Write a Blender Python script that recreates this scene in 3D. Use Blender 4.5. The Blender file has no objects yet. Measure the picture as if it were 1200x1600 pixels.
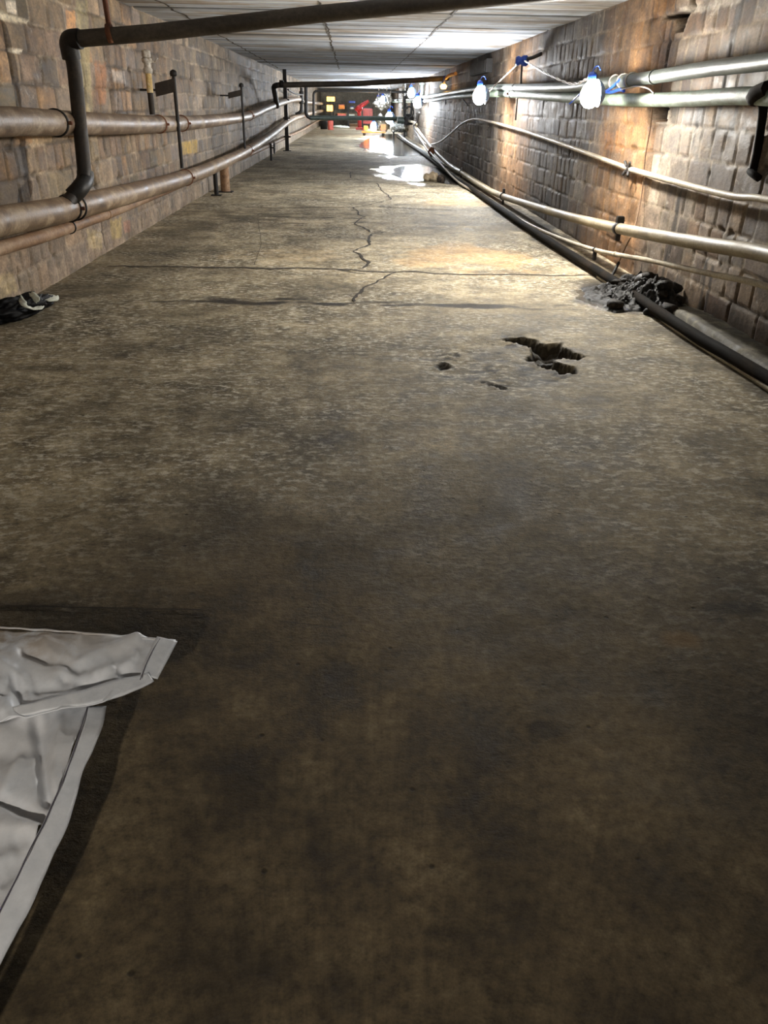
import bpy, bmesh, math, random
import numpy as np
from mathutils import Vector, noise as mnoise
random.seed(7)
C = bpy.context.scene.collection
PI = math.pi

# ------------------------------------------------------------------ camera, world, exposure
F_PX, PITCH, YAW, ROLL, CAM_H = 1227.0, 0.478, 0.0415, 0.0195, 1.31
cp, sp, cy, sy = math.cos(PITCH), math.sin(PITCH), math.cos(YAW), math.sin(YAW)
FWD = Vector((sy*cp, cy*cp, -sp)); RGT = Vector((cy, -sy, 0)); UPV = RGT.cross(FWD)
RGT, UPV = math.cos(ROLL)*RGT + math.sin(ROLL)*UPV, -math.sin(ROLL)*RGT + math.cos(ROLL)*UPV
CAM = Vector((0, 0, CAM_H))
cam_data = bpy.data.cameras.new('camera'); cam = bpy.data.objects.new('camera', cam_data); C.objects.link(cam)
from mathutils import Matrix
M3 = Matrix((RGT, UPV, -FWD)).transposed().to_4x4(); M3.translation = CAM
cam.matrix_world = M3
cam_data.sensor_fit = 'VERTICAL'; cam_data.sensor_height = 36.0
cam_data.lens = F_PX/1600*36.0; cam_data.clip_start = 0.02; cam_data.clip_end = 300
sc = bpy.context.scene; sc.camera = cam
sc.view_settings.view_transform = 'Standard'; sc.view_settings.look = 'None'
sc.view_settings.gamma = 1; sc.view_settings.use_curve_mapping = False
sc.view_settings.exposure = 1.9
sc.cycles.use_denoising = True
sc.cycles.max_bounces = 8; sc.cycles.diffuse_bounces = 5; sc.cycles.sample_clamp_indirect = 4
w = bpy.data.worlds.new('world'); sc.world = w; w.use_nodes = True
w.node_tree.nodes['Background'].inputs[0].default_value = (0.5, 0.55, 0.6, 1)
w.node_tree.nodes['Background'].inputs[1].default_value = 0.004
# work light that stands behind the photographer, to the left
ld = bpy.data.lights.new('work_light_behind', 'SPOT'); lo = bpy.data.objects.new('work_light_behind', ld); C.objects.link(lo)
lo.location = (-0.62, -1.75, 1.72); ld.energy = 58; ld.spot_size = math.radians(100); ld.spot_blend = 0.9; ld.shadow_soft_size = 0.05
ld.color = (1.0, 0.93, 0.82)
lo.rotation_euler = (Vector((-1.35, 2.7, 0.0)) - lo.location).to_track_quat('-Z', 'Y').to_euler()

XL, XR, H, Y0, Y1 = -2.39, 2.48, 2.2, -5.0, 62.0

def pix(x, y, X=None, Y=None, Z=None):
    """the world point of the tunnel plane seen at a spot of the photograph"""
    d = FWD + RGT*((x-600)/F_PX) - UPV*((y-800)/F_PX)
    t = (X/d.x) if X is not None else (Y/d.y) if Y is not None else ((Z-CAM_H)/d.z)
    return CAM + d*t

# ------------------------------------------------------------------ materials
def newmat(name):
    m = bpy.data.materials.new(name); m.use_nodes = True
    nt = m.node_tree; return m, nt, nt.nodes['Principled BSDF']
def N(nt, t, **kw):
    n = nt.nodes.new(t)
    for k, v in kw.items():
        if hasattr(n, k): setattr(n, k, v)
        else: n.inputs[k.replace('_', ' ')].default_value = v
    return n
def coords(nt, scale=(1, 1, 1)):
    tc = N(nt, 'ShaderNodeTexCoord'); mp = N(nt, 'ShaderNodeMapping'); mp.inputs['Scale'].default_value = scale
    nt.links.new(tc.outputs['Object'], mp.inputs['Vector']); return mp.outputs[0]
def nz(nt, vec, scale, detail=6, rough=0.6, dist=0.0):
    n = N(nt, 'ShaderNodeTexNoise'); n.inputs['Scale'].default_value = scale; n.inputs['Detail'].default_value = detail
    n.inputs['Roughness'].default_value = rough; n.inputs['Distortion'].default_value = dist
    nt.links.new(vec, n.inputs['Vector']); return n.outputs['Fac']
def ramp(nt, fac, stops):
    r = N(nt, 'ShaderNodeValToRGB'); e = r.color_ramp.elements
    while len(e) < len(stops): e.new(0.5)
    for i, (p, c) in enumerate(stops):
        e[i].position = p; e[i].color = (c if len(c) == 4 else (*c, 1)) if isinstance(c, tuple) else (c, c, c, 1)
    nt.links.new(fac, r.inputs[0]); return r.outputs[0]
def mix(nt, a, b, fac, mode='MIX'):
    n = N(nt, 'ShaderNodeMix', data_type='RGBA', blend_type=mode)
    for s, v in ((n.inputs[0], fac), (n.inputs[6], a), (n.inputs[7], b)):
        if hasattr(v, 'is_linked') or hasattr(v, 'links'): nt.links.new(v, s)
        else: s.default_value = v if not isinstance(v, tuple) else ((*v, 1) if len(v) == 3 else v)
    return n.outputs[2]
def bump(nt, bs, h, strength, dist):
    b = N(nt, 'ShaderNodeBump'); b.inputs['Strength'].default_value = strength; b.inputs['Distance'].default_value = dist
    nt.links.new(h, b.inputs['Height']); nt.links.new(b.outputs[0], bs.inputs['Normal'])
    return b
def attr(nt, name):
    return N(nt, 'ShaderNodeAttribute', attribute_name=name)

def floor_material():
    m, nt, bs = newmat('stained_concrete_floor')
    v = coords(nt)
    big = nz(nt, v, 0.9, 5, 0.6); mid = nz(nt, v, 5.5, 8, 0.68); fine = nz(nt, v, 42, 6, 0.7); grit = nz(nt, v, 170, 3, 0.6)
    base = ramp(nt, mid, [(0.30, (0.10, 0.076, 0.045)), (0.45, (0.265, 0.212, 0.128)), (0.56, (0.42, 0.345, 0.22)), (0.70, (0.64, 0.55, 0.385))])
    base = mix(nt, base, ramp(nt, big, [(0.36, 0.50), (0.64, 1.22)]), 1.0, 'MULTIPLY')
    base = mix(nt, base, ramp(nt, fine, [(0.30, 0.40), (0.5, 1.0), (0.70, 1.45)]), 0.85, 'MULTIPLY')
    base = mix(nt, base, ramp(nt, grit, [(0.3, 0.7), (0.7, 1.2)]), 0.6, 'MULTIPLY')
    base = mix(nt, base, ramp(nt, nz(nt, v, 2.6, 6, 0.7), [(0.38, 0.55), (0.50, 0.95), (0.62, 1.25)]), 0.8, 'MULTIPLY')
    # pale worn laitance flecks, blotchy
    v2 = coords(nt, (1, 1.5, 1)); fl = nz(nt, v2, 19, 9, 0.72, 0.0)
    flm = ramp(nt, fl, [(0.505, 0.0), (0.60, 1.0)])
    flb = ramp(nt, nz(nt, v, 1.3, 4, 0.6), [(0.36, 0.22), (0.58, 1.0)])
    fm = attr(nt, 'near_dark'); inv = N(nt, 'ShaderNodeMath', operation='MULTIPLY_ADD'); nt.links.new(fm.outputs['Fac'], inv.inputs[0]); inv.inputs[1].default_value = -1.15; inv.inputs[2].default_value = 1.0; inv.use_clamp = True
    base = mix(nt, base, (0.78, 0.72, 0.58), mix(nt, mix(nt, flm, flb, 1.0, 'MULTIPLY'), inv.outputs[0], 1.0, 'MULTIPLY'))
    # small dark pits
    vo = N(nt, 'ShaderNodeTexVoronoi'); vo.inputs['Scale'].default_value = 9; nt.links.new(v, vo.inputs['Vector'])
    pit = ramp(nt, vo.outputs['Distance'], [(0.035, 0.25), (0.07, 1.0)])
    base = mix(nt, base, pit, 0.85, 'MULTIPLY')
    a = attr(nt, 'stain_shade'); sep = N(nt, 'ShaderNodeSeparateColor'); nt.links.new(a.outputs['Color'], sep.inputs[0])
    def edge(s, lo=0.35, hi=0.65):
        ad = N(nt, 'ShaderNodeMath', operation='MULTIPLY_ADD'); nt.links.new(mid, ad.inputs[0]); ad.inputs[1].default_value = 0.9
        nt.links.new(s, ad.inputs[2])
        sb = N(nt, 'ShaderNodeMath', operation='SUBTRACT'); nt.links.new(ad.outputs[0], sb.inputs[0]); sb.inputs[1].default_value = 0.45
        mu = N(nt, 'ShaderNodeMath', operation='MULTIPLY'); nt.links.new(ramp(nt, sb.outputs[0], [(lo, 0.0), (hi, 1.0)]), mu.inputs[0])
        nt.links.new(ramp(nt, s, [(0.0, 0.0), (0.15, 1.0)]), mu.inputs[1]); return mu.outputs[0]
    def times(a_, b_):
        q = N(nt, 'ShaderNodeMath', operation='MULTIPLY'); nt.links.new(a_, q.inputs[0]); nt.links.new(b_, q.inputs[1]); return q.outputs[0]
    dk, ru, we = times(edge(sep.outputs[0], .15, .6), sep.outputs[0]), edge(sep.outputs[1], 0.2, 0.8), edge(sep.outputs[2])
    base = mix(nt, base, (0.62, 0.36, 0.13), mix(nt, ru, (0.5, 0.5, 0.5), 1.0, 'MULTIPLY'))
    base = mix(nt, base, mix(nt, base, (0.09, 0.08, 0.07), 1.0, 'MULTIPLY'), dk)
    base = mix(nt, base, mix(nt, base, (0.5, 0.5, 0.52), 1.0, 'MULTIPLY'), we)
    fm = attr(nt, 'near_dark'); sp2 = N(nt, 'ShaderNodeSeparateColor'); nt.links.new(fm.outputs['Color'], sp2.inputs[0])
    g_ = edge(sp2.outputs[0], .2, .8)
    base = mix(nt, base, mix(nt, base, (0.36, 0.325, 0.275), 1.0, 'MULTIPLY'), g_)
    nt.links.new(base, bs.inputs['Base Color'])
    r = mix(nt, ramp(nt, mid, [(0.3, 0.62), (0.7, 0.88)]), (0.16, 0.16, 0.16), we)
    nt.links.new(r, bs.inputs['Roughness']); bs.inputs['Specular IOR Level'].default_value = 0.22
    hh = mix(nt, fl, fine, 0.45); hh = mix(nt, hh, pit, 0.25)
    bump(nt, bs, hh, 0.8, 0.016)
    return m

def wall_material():
    m, nt, bs = newmat('old_block_wall')
    a = attr(nt, 'tint'); v = coords(nt, (1, .6, 1))
    mid = nz(nt, v, 9, 7, 0.65); fine = nz(nt, v, 55, 5, 0.7)
    vs = coords(nt, (1, 1.2, 0.8)); streak = nz(nt, vs, 2.2, 6, 0.62, 0.3)
    base = mix(nt, a.outputs['Color'], ramp(nt, mid, [(0.30, 0.42), (0.5, 1.0), (0.70, 1.6)]), 0.9, 'MULTIPLY')
    base = mix(nt, base, ramp(nt, fine, [(0.3, 0.6), (0.7, 1.3)]), 0.85, 'MULTIPLY')
    base = mix(nt, base, ramp(nt, streak, [(0.36, 0.50), (0.5, 1.0), (0.66, 1.15)]), 0.7, 'MULTIPLY')
    # chalky efflorescence
    vc = coords(nt, (1, 1.0, 1.6)); ch = nz(nt, vc, 4.0, 9, 0.72, 0.8)
    base = mix(nt, base, (0.52, 0.47, 0.40), ramp(nt, ch, [(0.60, 0.0), (0.70, 0.55)]))
    nt.links.new(base, bs.inputs['Base Color'])
    nt.links.new(ramp(nt, mid, [(0.3, 0.55), (0.7, 0.9)]), bs.inputs['Roughness'])
    bs.inputs['Specular IOR Level'].default_value = 0.3
    bump(nt, bs, mix(nt, mid, fine, 0.4), 0.6, 0.012)
    return m

def ceiling_material():
    m, nt, bs = newmat('board_marked_concrete_ceiling')
    a = attr(nt, 'tint')
    vs = coords(nt, (0.35, 3.2, 1)); st = nz(nt, vs, 2.2, 8, 0.7, 0.4)
    v = coords(nt); mid = nz(nt, v, 3.0, 7, 0.65)
    base = ramp(nt, st, [(0.30, (0.26, 0.23, 0.20)), (0.42, (0.52, 0.52, 0.52)), (0.53, (0.62, 0.70, 0.82)), (0.70, (0.80, 0.83, 0.87))])
    base = mix(nt, base, ramp(nt, mid, [(0.3, (0.70, 0.62, 0.52)), (0.5, (1.0, 1.0, 1.0))]), 0.8, 'MULTIPLY')
    st2 = nz(nt, coords(nt, (0.12, 1.0, 1)), 1.6, 6, 0.7, 0.3)
    base = mix(nt, base, ramp(nt, st2, [(0.36, 0.42), (0.5, 0.95), (0.62, 1.2)]), 0.85, 'MULTIPLY')
    base = mix(nt, base, a.outputs['Color'], 1.0, 'MULTIPLY')
    nt.links.new(base, bs.inputs['Base Color']); bs.inputs['Roughness'].default_value = 0.95; bs.inputs['Specular IOR Level'].default_value = 0.05
    bump(nt, bs, st, 0.4, 0.02)
    return m

def pipe_material(name, c0, c1, c2, rough=(0.45, 0.8), metal=0.0, scale=6, stretch=(1, 0.35, 1), dust=None, bstr=0.4, spec=0.4):
    m, nt, bs = newmat(name)
    v = coords(nt, stretch); n1 = nz(nt, v, scale, 8, 0.7, 0.3); n2 = nz(nt, coords(nt), scale*7, 5, 0.65)
    base = ramp(nt, n1, [(0.32, c0), (0.5, c1), (0.68, c2)])
    base = mix(nt, base, ramp(nt, n2, [(0.3, 0.6), (0.7, 1.25)]), 0.7, 'MULTIPLY')
    nt.links.new(base, bs.inputs['Base Color'])
    nt.links.new(ramp(nt, n1, [(0.3, rough[0]), (0.7, rough[1])]), bs.inputs['Roughness'])
    bs.inputs['Metallic'].default_value = metal; bs.inputs['Specular IOR Level'].default_value = spec
    bump(nt, bs, mix(nt, n1, n2, 0.5), bstr, 0.006)
    return m

def emit(name, col, s):
    m, nt, bs = newmat(name)
    bs.inputs['Base Color'].default_value = (*col, 1)
    bs.inputs['Emission Color'].default_value = (*col, 1); bs.inputs['Emission Strength'].default_value = s
    return m

MT = {}
MT['floor'] = floor_material(); MT['wall'] = wall_material(); MT['ceiling'] = ceiling_material()
MT['crack'] = pipe_material('crack_void', (0.012, 0.009, 0.006), (0.03, 0.022, 0.015), (0.06, 0.045, 0.03), (0.8, 0.95))
MT['joint'] = pipe_material('dirt_filled_joint', (0.03, 0.022, 0.014), (0.07, 0.052, 0.034), (0.14, 0.108, 0.07), (0.7, 0.95), stretch=(1, 1, 1))
MT['jacket'] = pipe_material('grimy_insulated_pipe', (0.07, 0.042, 0.028), (0.22, 0.155, 0.105), (0.50, 0.40, 0.29), (0.34, 0.62), stretch=(1, .6, 1), scale=8, bstr=.8)
MT['jacket2'] = pipe_material('dusty_insulated_pipe', (0.075, 0.045, 0.028), (0.23, 0.155, 0.095), (0.47, 0.36, 0.24), (0.36, 0.66), scale=7, stretch=(1, .6, 1), bstr=.8)
MT['rust_pipe'] = pipe_material('rusty_orange_pipe', (0.13, 0.07, 0.04), (0.30, 0.175, 0.095), (0.50, 0.37, 0.25), (0.5, 0.85))
MT['dark_pipe'] = pipe_material('sooty_steel_pipe', (0.010, 0.008, 0.007), (0.028, 0.021, 0.016), (0.07, 0.052, 0.038), (0.45, 0.8))
MT['dark_beam'] = pipe_material('brown_grey_steel_pipe', (0.030, 0.022, 0.016), (0.062, 0.050, 0.038), (0.11, 0.09, 0.07), (0.5, 0.85), stretch=(0.4, 1, 1))
MT['black'] = pipe_material('black_iron', (0.004, 0.004, 0.004), (0.012, 0.010, 0.009), (0.04, 0.032, 0.026), (0.4, 0.75))
MT['soot'] = pipe_material('sooty_matt_pipe', (0.003, 0.003, 0.003), (0.010, 0.008, 0.006), (0.03, 0.022, 0.016), (0.75, 0.95), spec=.06)
MT['rust'] = pipe_material('rusty_iron', (0.05, 0.018, 0.01), (0.16, 0.06, 0.03), (0.28, 0.12, 0.06), (0.7, 0.9), stretch=(1, 1, 1))
MT['galv'] = pipe_material('weathered_grey_pipe', (0.045, 0.05, 0.044), (0.09, 0.105, 0.092), (0.17, 0.195, 0.175), (0.3, 0.55), metal=0.2)
MT['green'] = pipe_material('peeling_pale_green_pipe', (0.07, 0.05, 0.028), (0.15, 0.20, 0.145), (0.28, 0.35, 0.27), (0.4, 0.75), scale=11, stretch=(1, .6, 1), bstr=0.9)
MT['cream'] = pipe_material('cream_dusty_pipe', (0.13, 0.10, 0.06), (0.28, 0.23, 0.15), (0.45, 0.385, 0.27), (0.35, 0.7))
MT['cream_thin'] = pipe_material('pale_dusty_conduit', (0.20, 0.16, 0.11), (0.40, 0.34, 0.25), (0.60, 0.54, 0.42), (0.4, 0.75), scale=9)
MT['white_crust'] = pipe_material('white_crusted_fitting', (0.26, 0.20, 0.14), (0.62, 0.58, 0.52), (0.86, 0.84, 0.80), (0.5, 0.8), scale=18, stretch=(1, 1, 1), bstr=0.9)
MT['yellowed'] = pipe_material('yellowed_sleeve', (0.40, 0.25, 0.09), (0.62, 0.45, 0.18), (0.78, 0.70, 0.52), (0.5, 0.8), scale=20, stretch=(1, 1, 1))
MT['yellow'] = pipe_material('faded_yellow_paint', (0.30, 0.20, 0.06), (0.46, 0.34, 0.10), (0.55, 0.44, 0.20), (0.6, 0.85), stretch=(1, 1, 1))
MT['blue'] = pipe_material('blue_plastic', (0.01, 0.03, 0.16), (0.015, 0.05, 0.30), (0.03, 0.10, 0.42), (0.3, 0.5), stretch=(1, 1, 1), bstr=0.1)
MT['shade'] = pipe_material('added_blue_shade', (0.10, 0.16, 0.30), (0.18, 0.26, 0.42), (0.30, 0.38, 0.5), (0.4, 0.6), stretch=(1, 1, 1), bstr=0.1)
MT['wire_white'] = pipe_material('dirty_white_wire', (0.16, 0.13, 0.10), (0.32, 0.27, 0.22), (0.45, 0.40, 0.34), (0.4, 0.6), stretch=(1, 1, 1), bstr=0.1)
MT['wire_brown'] = pipe_material('brown_wire', (0.10, 0.06, 0.04), (0.22, 0.13, 0.08), (0.33, 0.22, 0.14), (0.5, 0.7), bstr=0.1)
MT['sludge'] = pipe_material('wet_black_sludge', (0.003, 0.0025, 0.002), (0.010, 0.009, 0.008), (0.05, 0.046, 0.042), (0.3, 0.75), scale=22, stretch=(1, 1, 1), bstr=1.0, spec=.16)
MT['lump'] = pipe_material('black_muddy_lump', (0.006, 0.005, 0.004), (0.02, 0.016, 0.012), (0.09, 0.065, 0.05), (0.4, 0.85), scale=16, stretch=(1, 1, 1), bstr=1.0, spec=.12)
MT['stone'] = pipe_material('tan_stone', (0.12, 0.09, 0.055), (0.30, 0.23, 0.14), (0.50, 0.42, 0.28), (0.5, 0.8), stretch=(1, 1, 1))
MT['curb'] = pipe_material('dirty_concrete_curb', (0.02, 0.017, 0.012), (0.10, 0.088, 0.062), (0.27, 0.245, 0.185), (0.6, 0.9), scale=8, stretch=(1, 1, 1), bstr=0.9)
MT['plastic_black'] = pipe_material('black_plastic_sheet', (0.002, 0.002, 0.0025), (0.004, 0.004, 0.005), (0.01, 0.01, 0.011), (0.5, 0.7), bstr=0.2, spec=.15)
MT['rag'] = pipe_material('dirty_white_cloth', (0.38, 0.38, 0.30), (0.66, 0.68, 0.58), (0.8, 0.82, 0.76), (0.7, 0.9), stretch=(1, 1, 1))
MT['red'] = pipe_material('red_paint', (0.30, 0.02, 0.02), (0.50, 0.035, 0.035), (0.62, 0.07, 0.06), (0.3, 0.5), stretch=(1, 1, 1), bstr=0.1)
MT['salmon'] = pipe_material('faded_red_plastic', (0.55, 0.10, 0.08), (0.75, 0.17, 0.13), (0.85, 0.26, 0.2), (0.4, 0.6), stretch=(1, 1, 1), bstr=0.1)
MT['orange'] = pipe_material('orange_plastic', (0.6, 0.16, 0.02), (0.85, 0.27, 0.03), (0.95, 0.38, 0.07), (0.3, 0.5), stretch=(1, 1, 1), bstr=0.1)
MT['foil'] = pipe_material('crinkled_foil_wrap', (0.35, 0.34, 0.31), (0.6, 0.6, 0.58), (0.8, 0.8, 0.78), (0.15, 0.4), metal=0.85, scale=5, stretch=(1, 1, 1), bstr=1.0)
MT['cardboard'] = pipe_material('brown_cardboard', (0.16, 0.11, 0.07), (0.24, 0.17, 0.11), (0.33, 0.25, 0.17), (0.7, 0.9), stretch=(1, 1, 1))
MT['dark_green'] = pipe_material('dark_green_painted_pipe', (0.012, 0.018, 0.014), (0.025, 0.036, 0.028), (0.05, 0.062, 0.05), (0.4, 0.7), stretch=(0.4, 1, 1))
MT['bulb'] = emit('cool_white_lamp', (1.0, 0.96, 0.88), 330)
MT['bulb_far'] = emit('white_lamp_far', (0.86, 0.93, 1.0), 110)
MT['bulb_warm'] = emit('warm_white_lamp', (1.0, 0.88, 0.66), 90)
MT['bulb_two'] = emit('white_lamp_second', (0.97, 0.97, 0.97), 220)
MT['bulb_three'] = emit('white_lamp_third', (0.90, 0.94, 1.0), 260)
MT['glow_yellow'] = emit('lit_yellow_diffuser', (1.0, 0.55, 0.09), 1.3)
def water():
    m, nt, bs = newmat('still_dirty_water')
    bs.inputs['Base Color'].default_value = (0.035, 0.03, 0.022, 1); bs.inputs['Roughness'].default_value = 0.10
    bs.inputs['Specular IOR Level'].default_value = 0.9; bs.inputs['IOR'].default_value = 1.5
    bump(nt, bs, nz(nt, coords(nt, (1, 0.5, 1)), 7, 4, 0.6), 0.35, 0.02); return m
MT['water'] = water()
def tarp_mat():
    m, nt, bs = newmat('grimy_white_tarpaulin')
    v = coords(nt); n1 = nz(nt, v, 7, 8, 0.7, 0.5); n2 = nz(nt, v, 40, 5, 0.7)
    a = attr(nt, 'dirt')
    base = ramp(nt, n1, [(0.3, (0.60, 0.62, 0.66)), (0.55, (0.80, 0.82, 0.86))])
    base = mix(nt, base, (0.30, 0.22, 0.14), mix(nt, a.outputs['Color'], ramp(nt, n1, [(0.40, 0.05), (0.56, 0.95)]), 1.0, 'MULTIPLY'))
    base = mix(nt, base, ramp(nt, n2, [(0.3, 0.85), (0.7, 1.08)]), 0.6, 'MULTIPLY')
    nt.links.new(base, bs.inputs['Base Color']); bs.inputs['Roughness'].default_value = 0.42
    bump(nt, bs, n2, 0.15, 0.003); return m
MT['tarp'] = tarp_mat()
MT['seam'] = pipe_material('dark_seam_thread', (0.08, 0.07, 0.10), (0.12, 0.11, 0.15), (0.18, 0.17, 0.2), (0.7, 0.9), bstr=0.1)

# ------------------------------------------------------------------ mesh helpers (all vertices in world metres)
class MB:
    def __init__(s): s.v, s.f, s.sm = [], [], []
    def add(s, vs, fs, smooth=True):
        o = len(s.v); s.v += [tuple(p) for p in vs]; s.f += [tuple(i+o for i in f) for f in fs]; s.sm += [smooth]*len(fs); return s
    def box(s, x0, y0, z0, x1, y1, z1, b=0.0):
        x0, x1 = sorted((x0, x1)); y0, y1 = sorted((y0, y1)); z0, z1 = sorted((z0, z1))
        bm = bmesh.new(); bmesh.ops.create_cube(bm, size=1)
        for q in bm.verts: q.co = Vector(((x0+x1)/2+q.co.x*(x1-x0), (y0+y1)/2+q.co.y*(y1-y0), (z0+z1)/2+q.co.z*(z1-z0)))
        if b: bmesh.ops.bevel(bm, geom=bm.edges[:], offset=min(b, .3*min(x1-x0, y1-y0, z1-z0)), segments=2, affect='EDGES')
        s.bm(bm, False); return s
    def bm(s, bm, smooth=True):
        bm.verts.index_update(); s.add([q.co[:] for q in bm.verts], [[q.index for q in f.verts] for f in bm.faces], smooth); bm.free()
    def tube(s, pts, r, seg=12, sub=4, caps=True, smooth=True, wob=0.0):
        P = path(pts, sub) if sub > 1 else [Vector(p) for p in pts]
        n = len(P); T = []
        for i in range(n): T.append((P[min(i+1, n-1)]-P[max(i-1, 0)]).normalized())
        up = Vector((0, 0, 1)) if abs(T[0].z) < 0.9 else Vector((1, 0, 0))
        u = (up - T[0]*up.dot(T[0])).normalized(); vs = []
        for i in range(n):
            u = (u - T[i]*u.dot(T[i])).normalized(); w_ = T[i].cross(u)
            rr = r(i/(n-1)) if callable(r) else r
            for k in range(seg):
                a = 2*PI*k/seg; q = rr*(1+wob*mnoise.noise(P[i]*3+Vector((k*.4, 0, 0))))
                vs.append(P[i]+u*math.cos(a)*q+w_*math.sin(a)*q)
        fs = [(i*seg+k, i*seg+(k+1) % seg, (i+1)*seg+(k+1) % seg, (i+1)*seg+k) for i in range(n-1) for k in range(seg)]
        s.add(vs, fs, smooth)
        if caps:
            o = len(vs); s.add(vs[:seg], [tuple(reversed(range(seg)))], False); s.add(vs[o-seg:], [tuple(range(seg))], False)
        return s
    def lathe(s, c, axis, prof, seg=20, smooth=True):
        c = Vector(c); ax = Vector(axis).normalized(); up = Vector((0, 0, 1)) if abs(ax.z) < .9 else Vector((1, 0, 0))
        u = (up-ax*up.dot(ax)).normalized(); w_ = ax.cross(u)
        vs = [c+ax*h+(u*math.cos(2*PI*k/seg)+w_*math.sin(2*PI*k/seg))*r for r, h in prof for k in range(seg)]
        fs = [(i*seg+k, i*seg+(k+1) % seg, (i+1)*seg+(k+1) % seg, (i+1)*seg+k) for i in range(len(prof)-1) for k in range(seg)]
        return s.add(vs, fs, smooth)
    def lump(s, c, rad, seed=0, amp=0.25, sub=3, fr=1.8):
        bm = bmesh.new(); bmesh.ops.create_icosphere(bm, subdivisions=sub, radius=1)
        o = Vector((seed*3.1, seed*1.7, seed*.9))
        for q in bm.verts:
            k = 1+amp*mnoise.noise(q.co*fr+o)+amp*.45*mnoise.noise(q.co*fr*2.7+o)
            q.co = Vector((c[0]+q.co.x*k*rad[0], c[1]+q.co.y*k*rad[1], c[2]+q.co.z*k*rad[2]))
        s.bm(bm); return s
    def build(s, name, mat, parent=None, base=None):
        me = bpy.data.meshes.new(name); me.from_pydata(s.v, [], s.f)
        me.polygons.foreach_set('use_smooth', s.sm); me.materials.append(MT[mat] if isinstance(mat, str) else mat)
        me.validate(); me.update()
        o = bpy.data.objects.new(name, me); C.objects.link(o)
        off = Vector(base) if base is not None else (parent_world(parent) if parent else None)
        if off is not None:
            me.transform(Matrix.Translation(-off))
            o.location = off if parent is None else (0, 0, 0)
        if parent: o.parent = parent
        return o
def parent_world(p):
    v = Vector((0, 0, 0))
    while p: v += Vector(p.location); p = p.parent
    return v
def path(pts, sub):
    P = [Vector(p) for p in pts]; out = []
    if len(P) < 3:
        return [P[0].lerp(P[-1], i/sub) for i in range(sub+1)]
    for i in range(len(P)-1):
        a = P[i-1] if i else P[0]*2-P[1]; b, c = P[i], P[i+1]; d = P[i+2] if i+2 < len(P) else P[-1]*2-P[-2]
        for k in range(sub):
            t = k/sub
            out.append(0.5*((2*b)+(c-a)*t+(2*a-5*b+4*c-d)*t*t+(3*b-a-3*c+d)*t**3))
    out.append(P[-1]); return out
def rounded(pts, rad, n=5):
    """polyline with its corners turned into elbows"""
    P = [Vector(p) for p in pts]; out = [P[0]]
    for i in range(1, len(P)-1):
        a = (P[i-1]-P[i]); b = (P[i+1]-P[i]); r = min(rad, a.length*.45, b.length*.45)
        p0, p1 = P[i]+a.normalized()*r, P[i]+b.normalized()*r
        for k in range(n+1):
            t = k/n; out.append((1-t)**2*p0+2*t*(1-t)*P[i]+t*t*p1)
    out.append(P[-1]); return out
def tag(o, label, cat, group=None, kind=None):
    o['label'] = label; o['category'] = cat
    if group: o['group'] = group
    if kind: o['kind'] = kind
    return o
def thing(name, label, cat, base, group=None):
    o = bpy.data.objects.new(name, None); o.empty_display_size = 0.1; C.objects.link(o); o.location = base
    return tag(o, label, cat, group)
def copy_tree(o, parent=None):
    c = o.copy(); C.objects.link(c); c.parent = parent
    for ch in list(o.children): copy_tree(ch, c)
    return c

# ------------------------------------------------------------------ numpy noise and polygon masks
rng = np.random.default_rng(5)
TAB = rng.random((256, 256))
def vn(x, y, ox=0, oy=0):
    x = x+ox; y = y+oy; xi = np.floor(x).astype(int); yi = np.floor(y).astype(int); fx = x-xi; fy = y-yi
    fx = fx*fx*(3-2*fx); fy = fy*fy*(3-2*fy)
    g = lambda a, b: TAB[a % 256, b % 256]
    return (g(xi, yi)*(1-fx)+g(xi+1, yi)*fx)*(1-fy)+(g(xi, yi+1)*(1-fx)+g(xi+1, yi+1)*fx)*fy
def fbm(x, y, s=1.0, o=4, seed=0):
    r = 0; a = .5; t = 0
    for i in range(o): r = r+a*vn(x*s, y*s, seed*17.3+i*5.1, seed*9.7+i*3.3); t += a; a *= .5; s *= 2.03
    return r/t
def sdf(px, py, poly):
    """signed distance to a polygon, negative inside"""
    d = np.full(px.shape, 1e9); ins = np.zeros(px.shape, bool); n = len(poly)
    for i in range(n):
        ax, ay = poly[i]; bx, by = poly[(i+1) % n]
        ex, ey = bx-ax, by-ay; t = np.clip(((px-ax)*ex+(py-ay)*ey)/(ex*ex+ey*ey+1e-12), 0, 1)
        d = np.minimum(d, np.hypot(px-ax-t*ex, py-ay-t*ey))
        c = ((ay > py) != (by > py)) & (px < (bx-ax)*(py-ay)/((by-ay) if by != ay else 1e-9)+ax); ins ^= c
    return np.where(ins, -d, d)
def sstep(a, b, x):
    t = np.clip((x-a)/(b-a), 0, 1); return t*t*(3-2*t)
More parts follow.
